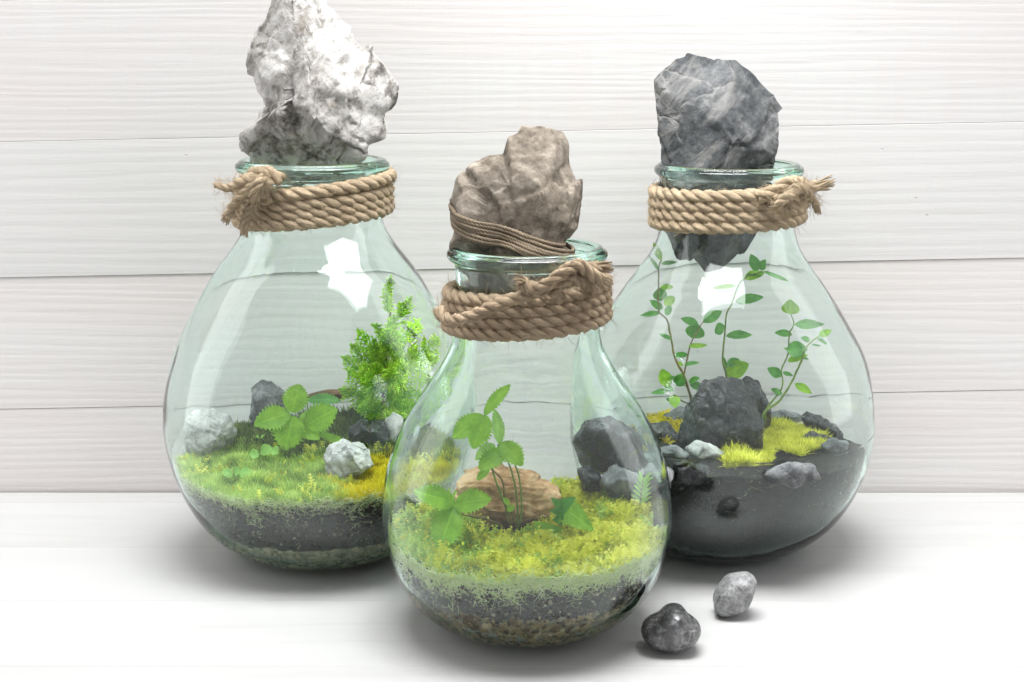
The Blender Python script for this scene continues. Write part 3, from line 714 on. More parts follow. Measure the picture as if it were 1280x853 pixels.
def coil_path(j, py_a, py_b, turns, R, tilt_px, start, extra=0.0):
    """helix round the neck: py = picture row of the axis at start / end"""
    n = int(turns * 150); th = start + np.linspace(0, 2 * pi * turns, n); f = np.linspace(0, 1, n); out = []
    px = proj((j.c[0], j.c[1], .4))[0]
    za = at_y(px, py_a, j.c[1])[2]; zb = at_y(px, py_b, j.c[1])[2]; sc_ = 1 / ppm(at_y(px, py_a, j.c[1]))
    for a, q in zip(th, f):
        z = za + (zb - za) * q + tilt_px * sc_ * cos(a)
        r = float(j.rout(min(z, j.ztop - .012))) + R * 1.02 + extra
        out.append((j.c[0] + r * cos(a), j.c[1] + r * sin(a), z))
    return np.array(out)
def build_coils(root, path, turns, R, mat, seed):
    n = len(path); per = n / turns; k = 0; ph = 0.0
    while k * per < n - 8:
        seg = path[int(k * per):min(n, int((k + 1) * per) + 2)]
        L = np.linalg.norm(np.diff(seg, axis=0), axis=1).sum()
        strands(seg, R, ph, seed=seed + k).mk('coil', mat, root); ph += 2 * pi * L / (PITCH_R * R); k += 1
def neck_pt(j, px, py, off, side=None):
    """point in front of the neck, off metres outside the glass"""
    p = at_y(px, py, j.c[1]); 
    for _ in range(4):
        r = float(j.rout(min(p[2], j.ztop - .012))) + off; x = p[0] - j.c[0]
        yy = j.c[1] - sqrt(max(r * r - x * x, 0)); p = at_y(px, py, yy)
    return p
def tail(root, pts, R, mat, name, seed, fray=0, frayspread=.5, taper=None):
    P = spline3(pts); strands(P, R, seed, seed=seed, taper=taper).mk(name, mat, root)
    if fray:
        T = P[-1] - P[-4]; T /= np.linalg.norm(T); e = np.array([P[-1] + T * R * k for k in np.linspace(-.8, fray, 10)])
        e[:, 2] -= np.linspace(0, 1, 10) ** 2 * R * fray * .15
        frayed(e, R, 26, seed * 3, mat, root, frayspread)
    return P

R1 = .0071
# rope of the conifer jar
rl = empty('jute_rope', (JL.c[0], JL.c[1], at_y(404, 275, JL.c[1])[2]), 'golden jute rope coiled round the neck under the white rock', 'rope')
p = coil_path(JL, 272, 240, 3.0, R1, 5.5, pi / 2); build_coils(rl, p, 3.0, R1, M['rope_a'], 1)
p2 = coil_path(JL, 233, 224, 1.0, R1, 9, -2.75, .001); build_coils(rl, p2, 1.0, R1, M['rope_a'], 9)
fz = [p, p2]
def Lp(px, py, off=.012): return neck_pt(JL, max(px, 322), py, off) * np.array([0, 1, 0]) + np.array([1, 0, 1]) * at_y(px, py, neck_pt(JL, max(px, 322), py, off)[1])
fz.append(tail(rl, [Lp(352, 226), Lp(333, 216, .016), Lp(314, 220, .02), Lp(303, 236, .02), Lp(318, 250, .02), Lp(338, 246, .016)], R1, M['rope_a'], 'knot', 2))
fz.append(tail(rl, [Lp(340, 232, .02), Lp(322, 226, .028), Lp(302, 228, .024), Lp(286, 235, .018), Lp(268, 231, .014)], R1 * .82, M['rope_a'], 'tail', 3, taper=(.5, .55)))
fz.append(tail(rl, [Lp(336, 228, .028), Lp(318, 232, .036), Lp(302, 246, .034), Lp(290, 260, .03), Lp(284, 272, .028)], R1 * .72, M['rope_a'], 'tail', 4, 1.6, .2))
fz.append(tail(rl, [Lp(330, 240, .026), Lp(318, 252, .03), Lp(308, 270, .026), Lp(305, 287, .024)], R1 * .7, M['rope_a'], 'tail', 5, 1.7, .2))
fz.append(tail(rl, [Lp(330, 222, .03), Lp(322, 230, .04), Lp(318, 242, .04), Lp(319, 252, .038)], R1 * .72, M['rope_a'], 'tail', 6, 1.2, .4))
a = Acc()
for i, q in enumerate(fz):
    f_ = fuzz(q, R1, 1200 if i == 0 else 220, 40 + i); a.V += f_.V; a.U += f_.U; a.T += f_.T; a.F += [tuple(k + a.n for k in f) for f in f_.F]; a.n += f_.n
tag(a.mk('fibre_fuzz', M['rope_a'], rl), kind='stuff')
# rope of the front jar
rf = empty('jute_rope', (JF.c[0], JF.c[1], at_y(658, 410, JF.c[1])[2]), 'brown jute rope coiled round the neck of smaller front jar', 'rope')
R2 = .0065
p = coil_path(JF, 404, 351, 4.0, R2, 4, pi / 2, 0); build_coils(rf, p, 4.0, R2, M['rope_b'], 21)
def Fp(px, py, off): 
    e = min(max(px, 570), 738); y = neck_pt(JF, e, py, off)[1]; return at_y(px, py, y)
fz = [p]
fz.append(tail(rf, [Fp(548, 388, .012), Fp(562, 401, .022), Fp(590, 395, .023), Fp(620, 382, .023), Fp(648, 372, .023), Fp(676, 364, .024), Fp(704, 352, .026), Fp(728, 338, .026), Fp(748, 334, .024)], R2 * .9, M['rope_b'], 'tail', 22, 3.0, .6))
fz.append(tail(rf, [Fp(651, 353, .026), Fp(666, 360, .03), Fp(684, 356, .036), Fp(702, 342, .036), Fp(722, 332, .034), Fp(738, 342, .034), Fp(752, 351, .03)], R2 * .9, M['rope_b'], 'tail', 23, 2.2, .7))
fz.append(tail(rf, [Fp(742, 362, .014), Fp(728, 352, .026), Fp(708, 350, .034), Fp(694, 362, .03), Fp(700, 374, .022)], R2 * .9, M['rope_b'], 'knot', 24))
frayed([Fp(654, 354, .028), Fp(651, 352, .03), Fp(648, 351, .032), Fp(644, 352, .032)], R2 * .8, 18, 77, M['rope_b'], rf, .5)
a = Acc()
for i, q in enumerate(fz):
    f_ = fuzz(q, R2, 1500 if i == 0 else 260, 60 + i); a.V += f_.V; a.U += f_.U; a.T += f_.T; a.F += [tuple(k + a.n for k in f) for f in f_.F]; a.n += f_.n
tag(a.mk('fibre_fuzz', M['rope_b'], rf), kind='stuff')
# rope of the slate jar
rr_ = empty('jute_rope', (JR.c[0], JR.c[1], at_y(897, 285, JR.c[1])[2]), 'golden jute rope coiled round the neck under the slate rock', 'rope')
p = coil_path(JR, 278, 229, 4.0, R1, 1.5, pi / 2, 0); build_coils(rr_, p, 4.0, R1, M['rope_a'], 41)
def Rp(px, py, off=.012):
    e = min(px, 974); y = neck_pt(JR, e, py, off)[1]; return at_y(px, py, y)
fz = [p]
fz.append(tail(rr_, [Rp(948, 247, .012), Rp(966, 240, .02), Rp(988, 228, .022), Rp(1006, 236, .022), Rp(1002, 252, .024), Rp(982, 254, .028), Rp(968, 246, .024)], R1, M['rope_a'], 'knot', 42))
fz.append(tail(rr_, [Rp(970, 262, .02), Rp(984, 248, .034), Rp(996, 236, .03), Rp(1010, 236, .024), Rp(1022, 232, .02)], R1 * .85, M['rope_a'], 'tail', 43, 3.6, .8))
fz.append(tail(rr_, [Rp(990, 234, .032), Rp(1006, 238, .03), Rp(1016, 250, .026), Rp(1020, 258, .024)], R1 * .6, M['rope_a'], 'tail', 44, 2.4, .2))
fz.append(tail(rr_, [Rp(996, 244, .036), Rp(984, 246, .04), Rp(974, 256, .036), Rp(982, 266, .034)], R1 * .75, M['rope_a'], 'tail', 45, 1.6, .3))
a = Acc()
for i, q in enumerate(fz):
    f_ = fuzz(q, R1, 1500 if i == 0 else 240, 80 + i); a.V += f_.V; a.U += f_.U; a.T += f_.T; a.F += [tuple(k + a.n for k in f) for f in f_.F]; a.n += f_.n
tag(a.mk('fibre_fuzz', M['rope_a'], rr_), kind='stuff')
# twine round the taupe stone
bm_v = [Vector(v.co) + rockF.location for v in rockF.data.vertices]
bvh = BVHTree.FromPolygons(bm_v, [tuple(f.vertices) for f in rockF.data.polygons])
tw = empty('twine', tuple(at_y(640, 300, JF.c[1])), 'thin twine bound round the taupe rock above the rope', 'twine')
for k in range(6):
    c0 = at_y(640, 290 - 8 + k * 4.2 + random.uniform(-1, 1), JF.c[1] - .002); pts = []
    NA_ = 96; rad = []; dirs = []
    for a_ in np.linspace(0, 2 * pi, NA_, endpoint=False):
        d = Vector((cos(a_), sin(a_), -.30 * cos(a_) + .05 * sin(a_) + .012 * sin(3 * a_ + k)))
        o = Vector(c0) + d * .3; h = bvh.ray_cast(o, -d)[0]
        rad.append((Vector(h) - Vector(c0)).length if h is not None else .04); dirs.append(np.array(d.normalized()))
    rad = np.array(rad); rad = np.max([np.roll(rad, q) - .0003 * q * q for q in range(-6, 7)], axis=0)   # the cord spans the hollows
    for _ in range(4): rad = (np.roll(rad, 1) + 2 * rad + np.roll(rad, -1)) / 4
    pts = np.array([np.array(c0) + d * (r + .0008) for d, r in zip(dirs, rad)]); pts = np.vstack([pts, pts[:2]])
    strands(pts, .0019, k, seed=k, step=.0012).mk('strand', M['twine'], tw)

# ------------------------------------------------------------------ leaves and plants
def leaf_mesh(b, t, w, nrm, kind='berry', curl=.18, cup=.25, seed=0):
    b = np.asarray(b, float); t = np.asarray(t, float); ax = t - b; L = np.linalg.norm(ax); ax /= L
    n = np.asarray(nrm, float); n = n - ax * (n @ ax); n /= np.linalg.norm(n); s = np.cross(n, ax); r0 = np.random.default_rng(seed)
    NU, NV = (34, 13) if kind in ('berry', 'ivy') else (15, 9)
    V, U = [], []
    for i in range(NU):
        u = i / (NU - 1)
        if kind == 'berry': prof = (sin(pi * u ** .82) ** .72) * (.80 + .32 * u) if 0 < u < 1 else 0
        elif kind == 'ivy': prof = ((1 - u) ** .75) * (min(1, u / .07) ** .5) * 1.12
        elif kind == 'oval': prof = sin(pi * u ** .85) ** .8 if 0 < u < 1 else 0
        else: prof = sin(pi * u) ** .9 if 0 < u < 1 else 0
        ser = 0
        for k in range(NV):
            v = -1 + 2 * k / (NV - 1); edge = abs(v) ** 6
            uu = u
            if kind == 'berry': ser = edge * (.17 * ((i % 3) - 1)) * min(1, u * 3); back = -.0
            elif kind == 'ivy': ser = edge * (.10 * (1 if (i // 2) % 2 else -1)); uu = u - .20 * abs(v) ** 1.5 * max(0, 1 - u * 3)
            hw = .5 * w * prof * (1 + ser)
            z = -curl * L * (uu - .15) ** 2 + cup * w * .5 * prof * (abs(v) ** 1.4) * .6
            z += .012 * L * sin((uu * 9 - abs(v) * 4) * 2 * pi) * abs(v) * prof
            z += .03 * L * mnoise.noise(Vector((uu * 3 + seed, v * 1.5, seed * .7)))
            V.append(b + ax * (uu * L) + s * (v * hw) + n * z); U.append((u, .5 + v * .5))
    return np.array(V), grid_faces(NU, NV), np.array(U)
def stem(root, pts, r0_, r1_, mat, name='stem'):
    P = spline3(pts, 8); V, Fc, U = tube(P, np.linspace(r0_, r1_, len(P)), 7, lump=.2); return mk(name, V, Fc, mat, root, uv=U)
TOCAM = -FW
def leaf(root, Y, b, t, w, mat, kind='berry', dy=(0, 0), tilt=(0, 0), seed=0, curl=.18, cup=.25):
    B = at_y(b[0], b[1], Y + dy[0]); T = at_y(t[0], t[1], Y + dy[1]); n = TOCAM * 1.0 + np.array([tilt[0], 0, tilt[1]])
    V, Fc, U = leaf_mesh(B, T, w / ppm(B), n, kind, curl, cup, seed)
    return mk('leaf', V, Fc, mat, root, uv=U)
# strawberry plant in the conifer jar
g = ground(JL, 392, 565); Y = g[1]
pl = empty('strawberry_plant', g - np.array([0, 0, .002]), 'strawberry plant with broad serrated leaves beside the blue-grey stone', 'plant')
ctr = [(364, 517), (381, 534)]
for k, (c_, dy) in enumerate(((ctr[0], -.015), (ctr[1], -.02), ((398, 543), -.01), ((384, 500), .012))):
    stem(pl, [g + np.array([.002 * k, 0, -.002]), at_y(390 - k, 550, Y + dy * .3), at_y((c_[0] + 388) / 2, (c_[1] + 545) / 2, Y + dy * .7), at_y(c_[0], c_[1], Y + dy)], .0013, .0009, M['stem_green'])
for k, (b, t, w, dy, tl, kd) in enumerate([((363, 517), (318, 529), 37, (-.015, -.03), (-.2, .5), 'leaf'), ((364, 516), (375, 479), 34, (-.015, -.002), (.3, .6), 'leaf'), ((366, 519), (355, 563), 46, (-.016, -.04), (0, .3), 'leaf'),
                                           ((381, 534), (419, 511), 40, (-.02, -.025), (.2, .5), 'leaf'), ((380, 535), (386, 512), 20, (-.02, -.01), (.2, .9), 'leaf'), ((382, 537), (398, 548), 22, (-.02, -.035), (.2, .5), 'leaf'),
                                           ((398, 543), (432, 551), 13, (-.01, -.02), (0, 1.2), 'leaf'), ((384, 499), (426, 499), 19, (.012, .012), (0, .8), 'leaf_small')]):
    leaf(pl, Y, b, t, w, M[kd], 'berry', dy, tl, k)
# small seedlings on the moss of the conifer jar
g = ground(JL, 318, 578); sd = empty('seedling', g, 'tiny round-leaved seedling on the green moss before the strawberry plant', 'plant')
stem(sd, [g, at_y(322, 568, g[1] - .004), at_y(326, 566, g[1] - .006)], .0006, .0004, M['stem_green']); stem(sd, [g, at_y(321, 562, g[1]), at_y(326, 549, g[1])], .0005, .0003, M['stem_green'])
for k, (b, t, w) in enumerate([((325, 567), (312, 570), 14), ((326, 566), (338, 560), 15), ((338, 562), (347, 566), 13), ((326, 549), (330, 545), 4), ((325, 549), (321, 546), 4)]): leaf(sd, g[1] - .005, b, t, w, M['leaf_pale'], 'oval', (0, -.004), (0, .7), k)
g = ground(JL, 296, 600); sd = empty('seedling', g, 'pale creeping seedling on the green moss near front glass', 'plant')
stem(sd, [g, at_y(292, 594, g[1] - .004), at_y(300, 590, g[1] - .006)], .0006, .0004, M['stem_green'])
for k, (b, t, w) in enumerate([((292, 594), (278, 588), 14), ((294, 593), (300, 584), 13), ((300, 592), (316, 588), 15)]): leaf(sd, g[1] - .008, b, t, w, M['leaf_pale'], 'oval', (0, -.004), (0, .9), k + 9)
# strawberry plant in the front jar
g = ground(JF, 643, 668); Y = g[1]
pl = empty('strawberry_plant', g - np.array([0, 0, .002]), 'strawberry plant with long stems in front of the driftwood', 'plant')
for pts, mt in (([(644, 668), (651, 640), (649, 600), (640, 574), (626, 554)], 'stem_green'), ([(642, 668), (646, 640), (643, 606), (634, 575), (622, 556)], 'stem_green'), ([(640, 668), (630, 630), (616, 590), (608, 545), (606, 520)], 'stem_green'),
                ([(636, 667), (620, 655), (600, 648), (577, 643), (569, 633)], 'stem_red'), ([(640, 668), (634, 640), (630, 620), (627, 600), (612, 585)], 'stem_red'), ([(645, 668), (641, 648), (636, 632)], 'stem_red')):
    n_ = len(pts); stem(pl, [at_y(x, y, Y - .03 * i / n_) for i, (x, y) in enumerate(pts)], .0012, .0008, M[mt])
for k, (b, t, w, dy, tl, kd) in enumerate([((606, 520), (636, 479), 20, (-.03, -.02), (-.5, .5), 'leaf'), ((608, 520), (592, 560), 32, (-.03, -.05), (0, .3), 'leaf'), ((605, 520), (566, 546), 30, (-.03, -.04), (-.2, .4), 'leaf'),
                                           ((624, 556), (621, 512), 18, (-.028, -.02), (.7, .2), 'leaf_pale'), ((626, 553), (653, 580), 30, (-.028, -.045), (.3, .3), 'leaf'), ((632, 562), (600, 584), 28, (-.03, -.05), (0, .6), 'leaf'), ((619, 556), (592, 574), 20, (-.025, -.02), (0, .8), 'leaf_pale'),
                                           ((569, 632), (611, 622), 33, (-.032, -.05), (0, .5), 'leaf'), ((570, 630), (522, 613), 32, (-.032, -.05), (0, .6), 'leaf'), ((569, 634), (550, 684), 45, (-.032, -.06), (0, .4), 'leaf'),
                                           ((612, 586), (596, 600), 12, (-.03, -.03), (0, .8), 'leaf'), ((636, 632), (630, 622), 8, (-.03, -.03), (0, .6), 'leaf'), ((634, 640), (642, 632), 9, (-.03, -.03), (0, .6), 'leaf')]):
    leaf(pl, Y, b, t, w, M[kd], 'berry', dy, tl, k + 20)
# ivy-like seedling
g = ground(JF, 700, 672); iv = empty('ivy_seedling', g - np.array([0, 0, .002]), 'small heart-leaved seedling on the golden moss beside driftwood', 'plant')
stem(iv, [g, at_y(697, 660, g[1] - .004), at_y(688, 661, g[1] - .008)], .0007, .0005, M['stem_green']); stem(iv, [g, at_y(704, 650, g[1] - .004), at_y(710, 643, g[1] - .006)], .0007, .0005, M['stem_green']); stem(iv, [g, at_y(700, 645, g[1]), at_y(702, 632, g[1])], .0007, .0005, M['stem_green'])
for k, (b, t, w, kd) in enumerate([((686, 660), (678, 691), 37, 'leaf'), ((712, 641), (742, 663), 32, 'leaf'), ((702, 634), (690, 622), 14, 'leaf_small'), ((703, 633), (718, 622), 18, 'leaf_small'), ((700, 640), (688, 638), 12, 'leaf_small'), ((698, 652), (704, 640), 14, 'leaf_small')]):
    leaf(iv, g[1] - .008, b, t, w, M[kd], 'ivy', (0, -.008), (0, .35), k + 50, .1, .12)
# little feathery sprig at the right
g = ground(JF, 801, 650); sp = empty('feathery_sprig', g - np.array([0, 0, .003]), 'feathery sprig with reddish stem on the golden moss', 'plant')
stem(sp, [at_y(801, 652, g[1]), at_y(803, 630, g[1]), at_y(806, 615, g[1]), at_y(809, 600, g[1])], .0008, .0005, M['stem_red'])
for k in range(12):
    f = k / 11; bx, by = 803 + 6 * f, 630 - 30 * f; s_ = -1 if k % 2 else 1
    leaf(sp, g[1], (bx, by), (bx + s_ * (15 - 7 * f), by - 9 - 5 * f), 5, M['leaf_pale'], 'oval', (0, random.uniform(-.008, .008)), (0, .5), k + 70)
# leafy shrub stems in the right jar; coordinates read from an enlargement of that part of the picture
def Z(x, y): return (700 + x / 3.2, 300 + y / 3.2)
def shrub(label, base_y, stems_, leaves_, base, seed, sp_=.012):
    g_ = ground(JR, *base_y); Yb = g_[1] + sp_; rt = empty('shrub_cutting', at_y(base[0], base[1], Yb), label, 'plant', 'leafy shrub stems in the right jar')
    del rt['group']
    for pts, r_, mt in stems_:
        stem(rt, [at_y(*Z(*q), Yb + .004 * sin(i * 1.3 + seed)) for i, q in enumerate(pts)], r_, r_ * .5, M[mt])
    for k, (b, t, w) in enumerate(leaves_):
        B, T = Z(*b), Z(*t); q = random.uniform(-.012, .012)
        T = (B[0] + (T[0] - B[0]) * 1.12, B[1] + (T[1] - B[1]) * 1.12); leaf(rt, Yb, B, T, w * 1.2 / 3.2, M['leaf_small'] if k % 4 else M['leaf'], 'oval', (0, q), (random.uniform(-.3, .3), random.uniform(.1, .8)), k + seed * 40, .12, .3)
shrub('leafy branching shrub cutting left of the black boulder', (862, 560), [([(540, 790), (528, 655), (515, 600), (495, 540), (455, 465), (440, 380), (430, 322), (398, 285), (395, 200), (395, 110), (405, 82)], .0016, 'stem_red'),
      ([(497, 535), (515, 450), (532, 398), (560, 345), (575, 325)], .0011, 'stem_red'), ([(530, 660), (490, 645), (455, 620), (430, 605)], .0012, 'stem_red'), ([(512, 590), (480, 565), (450, 550)], .0008, 'stem_green')],
      [((405, 85), (378, 18), 24), ((405, 98), (465, 90), 16), ((395, 125), (365, 72), 12), ((398, 195), (405, 245), 48), ((402, 195), (452, 190), 22), ((415, 280), (368, 248), 26), ((408, 295), (326, 302), 22), ((428, 305), (442, 265), 24), ((418, 262), (458, 232), 34), ((445, 398), (402, 378), 18),
       ((455, 465), (512, 458), 24), ((497, 500), (550, 490), 16), ((515, 425), (580, 422), 18), ((530, 395), (548, 342), 66), ((553, 340), (490, 312), 30), ((570, 330), (638, 288), 40), ((430, 590), (408, 520), 52), ((430, 605), (370, 610), 24), ((455, 605), (415, 580), 24), ((470, 585), (490, 540), 44), ((455, 620), (460, 668), 40), ((515, 570), (552, 552), 24), ((520, 575), (585, 600), 30), ((440, 555), (465, 545), 14), ((470, 490), (492, 502), 12), ((440, 650), (425, 630), 14)], (866, 540), 1, .02)
shrub('single upright shrub cutting rising behind the black boulder', (905, 545), [([(668, 700), (665, 550), (650, 490), (655, 400), (665, 300), (690, 250), (710, 195), (738, 158), (790, 128), (812, 122)], .0015, 'stem_green')],
      [((738, 158), (808, 128), 38), ((790, 122), (770, 66), 36), ((800, 118), (825, 82), 26), ((812, 122), (922, 150), 18), ((702, 188), (612, 190), 16), ((704, 244), (804, 228), 34), ((655, 345), (618, 368), 46), ((662, 385), (762, 376), 34), ((662, 540), (745, 505), 58), ((665, 505), (715, 485), 30), ((662, 520), (655, 480), 14)], (908, 540), 2, .055)
shrub('shrub cutting with a heart-shaped top leaf right of the boulder', (956, 552), [([(815, 740), (830, 675), (890, 590), (890, 520), (915, 460), (920, 380), (937, 340), (925, 300)], .0013, 'stem_green')],
      [((924, 302), (922, 250), 62), ((938, 342), (1044, 336), 34), ((932, 380), (868, 370), 24), ((908, 440), (984, 438), 56), ((915, 485), (985, 460), 32), ((890, 545), (838, 518), 36), ((895, 530), (932, 542), 16), ((890, 615), (848, 598), 20), ((912, 440), (900, 430), 10)], (955, 540), 3, .01)
shrub('slanting green shrub cutting right of the boulder', (957, 556), [([(808, 745), (815, 695), (880, 640), (935, 560), (965, 490), (980, 440), (1010, 408), (1035, 388)], .0016, 'stem_green')],
      [((1035, 388), (1080, 362), 28), ((1030, 400), (1066, 416), 18), ((1000, 405), (968, 394), 20), ((1008, 422), (1042, 426), 10), ((942, 575), (1000, 606), 30), ((972, 478), (1000, 474), 10), ((880, 625), (870, 600), 12)], (953, 542), 4, .0)
# tall thread of grass by the boulder
# ------------------------------------------------------------------ conifer
def conifer(j):
    g_ = ground(j, 474, 545); Yb = g_[1] + .02
    rt = empty('conifer', at_y(474, 538, Yb), 'bright green dwarf cypress with feathery fan sprays', 'conifer')
    ax = [at_y(474, 542, Yb), at_y(478, 500, Yb), at_y(484, 450, Yb - .002), at_y(490, 400, Yb), at_y(491, 360, Yb)]
    stem(rt, ax, .003, .0008, M['stem_red'], 'trunk')
    P = spline3(ax, 30); r0 = np.random.default_rng(5); leaf_seed = [0]
    def seg(acc, a_, b_, w, tn):
        """one scale-leaved twig: flattened four-sided tapering spike"""
        d = b_ - a_; L = np.linalg.norm(d)
        if L < 1e-5: return
        d /= L; s = np.cross(d, TOCAM); s /= np.linalg.norm(s) + 1e-9; n = np.cross(s, d)
        V = []
        for f, q in ((0, .7), (.35, 1.0), (.7, .8), (1, .12)):
            m = a_ + d * L * f
            V += [m + s * w * q, m + n * w * .5 * q, m - s * w * q, m - n * w * .5 * q]
        Fc = [(r * 4 + k, r * 4 + (k + 1) % 4, r * 4 + 4 + (k + 1) % 4, r * 4 + 4 + k) for r in range(3) for k in range(4)]
        acc.add(np.array(V), Fc, None, np.linspace(max(0, tn - .15), min(1, tn + .2), 4).repeat(4))
    def spray(base, tip, bend, width, tone):
        acc = Acc(); L = np.linalg.norm(tip - base); d = (tip - base) / L; NS_ = max(5, int(L / .0055))
        pn = np.array([r0.normal(0, .35), -1, r0.uniform(-.2, .5)]); pn -= d * (pn @ d); pn /= np.linalg.norm(pn); sd_ = np.cross(pn, d)
        pts = [base + (tip - base) * f + sd_ * bend * L * sin(pi * f) + pn * .06 * L * sin(pi * f) for f in np.linspace(0, 1, NS_ + 1)]
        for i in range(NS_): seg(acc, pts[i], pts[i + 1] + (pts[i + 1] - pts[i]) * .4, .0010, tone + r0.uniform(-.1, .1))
        for i in range(1, NS_):
            f = i / NS_; t_ = pts[min(i + 1, NS_)] - pts[i - 1]; t_ /= np.linalg.norm(t_)
            for sg in (-1, 1):
                l1 = width * L * (sin(pi * min(1, .18 + f * .85)) ** .8) * r0.uniform(.7, 1.15)
                dd = t_ * .8 + sg * sd_ * .75 + pn * r0.normal(0, .22); dd /= np.linalg.norm(dd)
                q0 = pts[i]; m = max(2, int(l1 / .0058)); cur = q0; dcur = dd
                for k in range(m):
                    dcur = dcur + t_ * .10 + r0.normal(0, .06, 3); dcur /= np.linalg.norm(dcur)
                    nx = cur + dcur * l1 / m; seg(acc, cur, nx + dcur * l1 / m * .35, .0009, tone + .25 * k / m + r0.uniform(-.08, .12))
                    for s2 in (-1, 1):
                        side = np.cross(pn, dcur); e_ = dcur * .75 + s2 * side * .7 + pn * r0.normal(0, .2); e_ /= np.linalg.norm(e_)
                        l2 = (.0095 * (1 - .5 * k / m)) * r0.uniform(.6, 1.2)
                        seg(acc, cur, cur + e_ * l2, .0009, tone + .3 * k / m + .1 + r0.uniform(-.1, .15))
                    cur = nx
        acc.mk('spray', M['conifer'], rt)
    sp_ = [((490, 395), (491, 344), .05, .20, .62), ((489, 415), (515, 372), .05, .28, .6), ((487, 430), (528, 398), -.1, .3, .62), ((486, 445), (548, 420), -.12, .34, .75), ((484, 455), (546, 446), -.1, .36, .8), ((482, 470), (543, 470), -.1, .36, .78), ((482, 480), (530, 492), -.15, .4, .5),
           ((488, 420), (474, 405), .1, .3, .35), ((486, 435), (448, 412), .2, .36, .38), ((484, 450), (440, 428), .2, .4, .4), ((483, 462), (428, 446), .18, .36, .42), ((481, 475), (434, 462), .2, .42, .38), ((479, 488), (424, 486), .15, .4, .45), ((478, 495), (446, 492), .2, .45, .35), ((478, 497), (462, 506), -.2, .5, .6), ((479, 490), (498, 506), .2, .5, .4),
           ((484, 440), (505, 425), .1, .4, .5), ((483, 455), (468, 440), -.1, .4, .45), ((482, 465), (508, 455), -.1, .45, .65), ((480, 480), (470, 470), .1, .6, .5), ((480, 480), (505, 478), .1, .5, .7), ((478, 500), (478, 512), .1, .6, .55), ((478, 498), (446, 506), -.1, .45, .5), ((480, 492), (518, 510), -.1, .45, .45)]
    for k in range(42):
        f = r0.uniform(0, 1) ** .8; by_ = 528 - 118 * f; ln = 46 * (1 - .62 * f) * r0.uniform(.55, 1.0); an = r0.uniform(-.5, pi + .5) if k % 3 else r0.uniform(-.2, pi + .2)
        bx_ = 476 + 13 * f; sp_.append(((bx_, by_), (bx_ + ln * cos(an), by_ - ln * (.35 + .4 * abs(sin(an)))), r0.uniform(-.15, .15), r0.uniform(.32, .5), r0.uniform(.3, .8)))
    for k, (b, t, bd, wd, tn) in enumerate(sp_):
        o1 = r0.uniform(-.05, .03); spray(at_y(b[0], b[1], Yb), at_y(t[0], t[1], Yb + o1), bd, wd, tn)
conifer(JL)

# ------------------------------------------------------------------ moss
def sprig_template(kind, r0):
    V, Fc = [], []
    def tri(a, b, c): n = len(V); V.extend([a, b, c]); Fc.append((n, n + 1, n + 2))
    if kind == 'feather':
        z = np.linspace(0, 1, 6); bx = .35 * z ** 2
        for i in range(1, 6):
            p = np.array([bx[i], 0, z[i]]); l = .36 * (1.15 - z[i] * .7)
            for s in (-1, 1):
                a = r0.uniform(-.6, .6); q = p + np.array([.22 * l + .1 * a, s * l, .45 * l]); w = np.array([.0, 0, .13])
                tri(p - w * .6, q, p + w)
        tri(np.array([0, -.03, 0]), np.array([0, .03, 0]), np.array([.35, 0, 1.05])); tri(np.array([-.03, 0, 0]), np.array([.03, 0, 0]), np.array([.35, 0, 1.05]))
    else:
        for k in range(5):
            a = 2 * pi * k / 5 + r0.uniform(-.4, .4); d = np.array([cos(a), sin(a), 0]); t = r0.uniform(.25, .75); w = np.cross(d, [0, 0, 1]) * .055
            m = d * t * .4 + np.array([0, 0, .55]); tip = d * t + np.array([0, 0, r0.uniform(.8, 1.1)])
            n = len(V); V.extend([-w, w, m + w * .8, m - w * .8, tip]); Fc += [(n, n + 1, n + 2), (n, n + 2, n + 3), (n + 3, n + 2, n + 4)]
    return np.array(V), np.array(Fc)
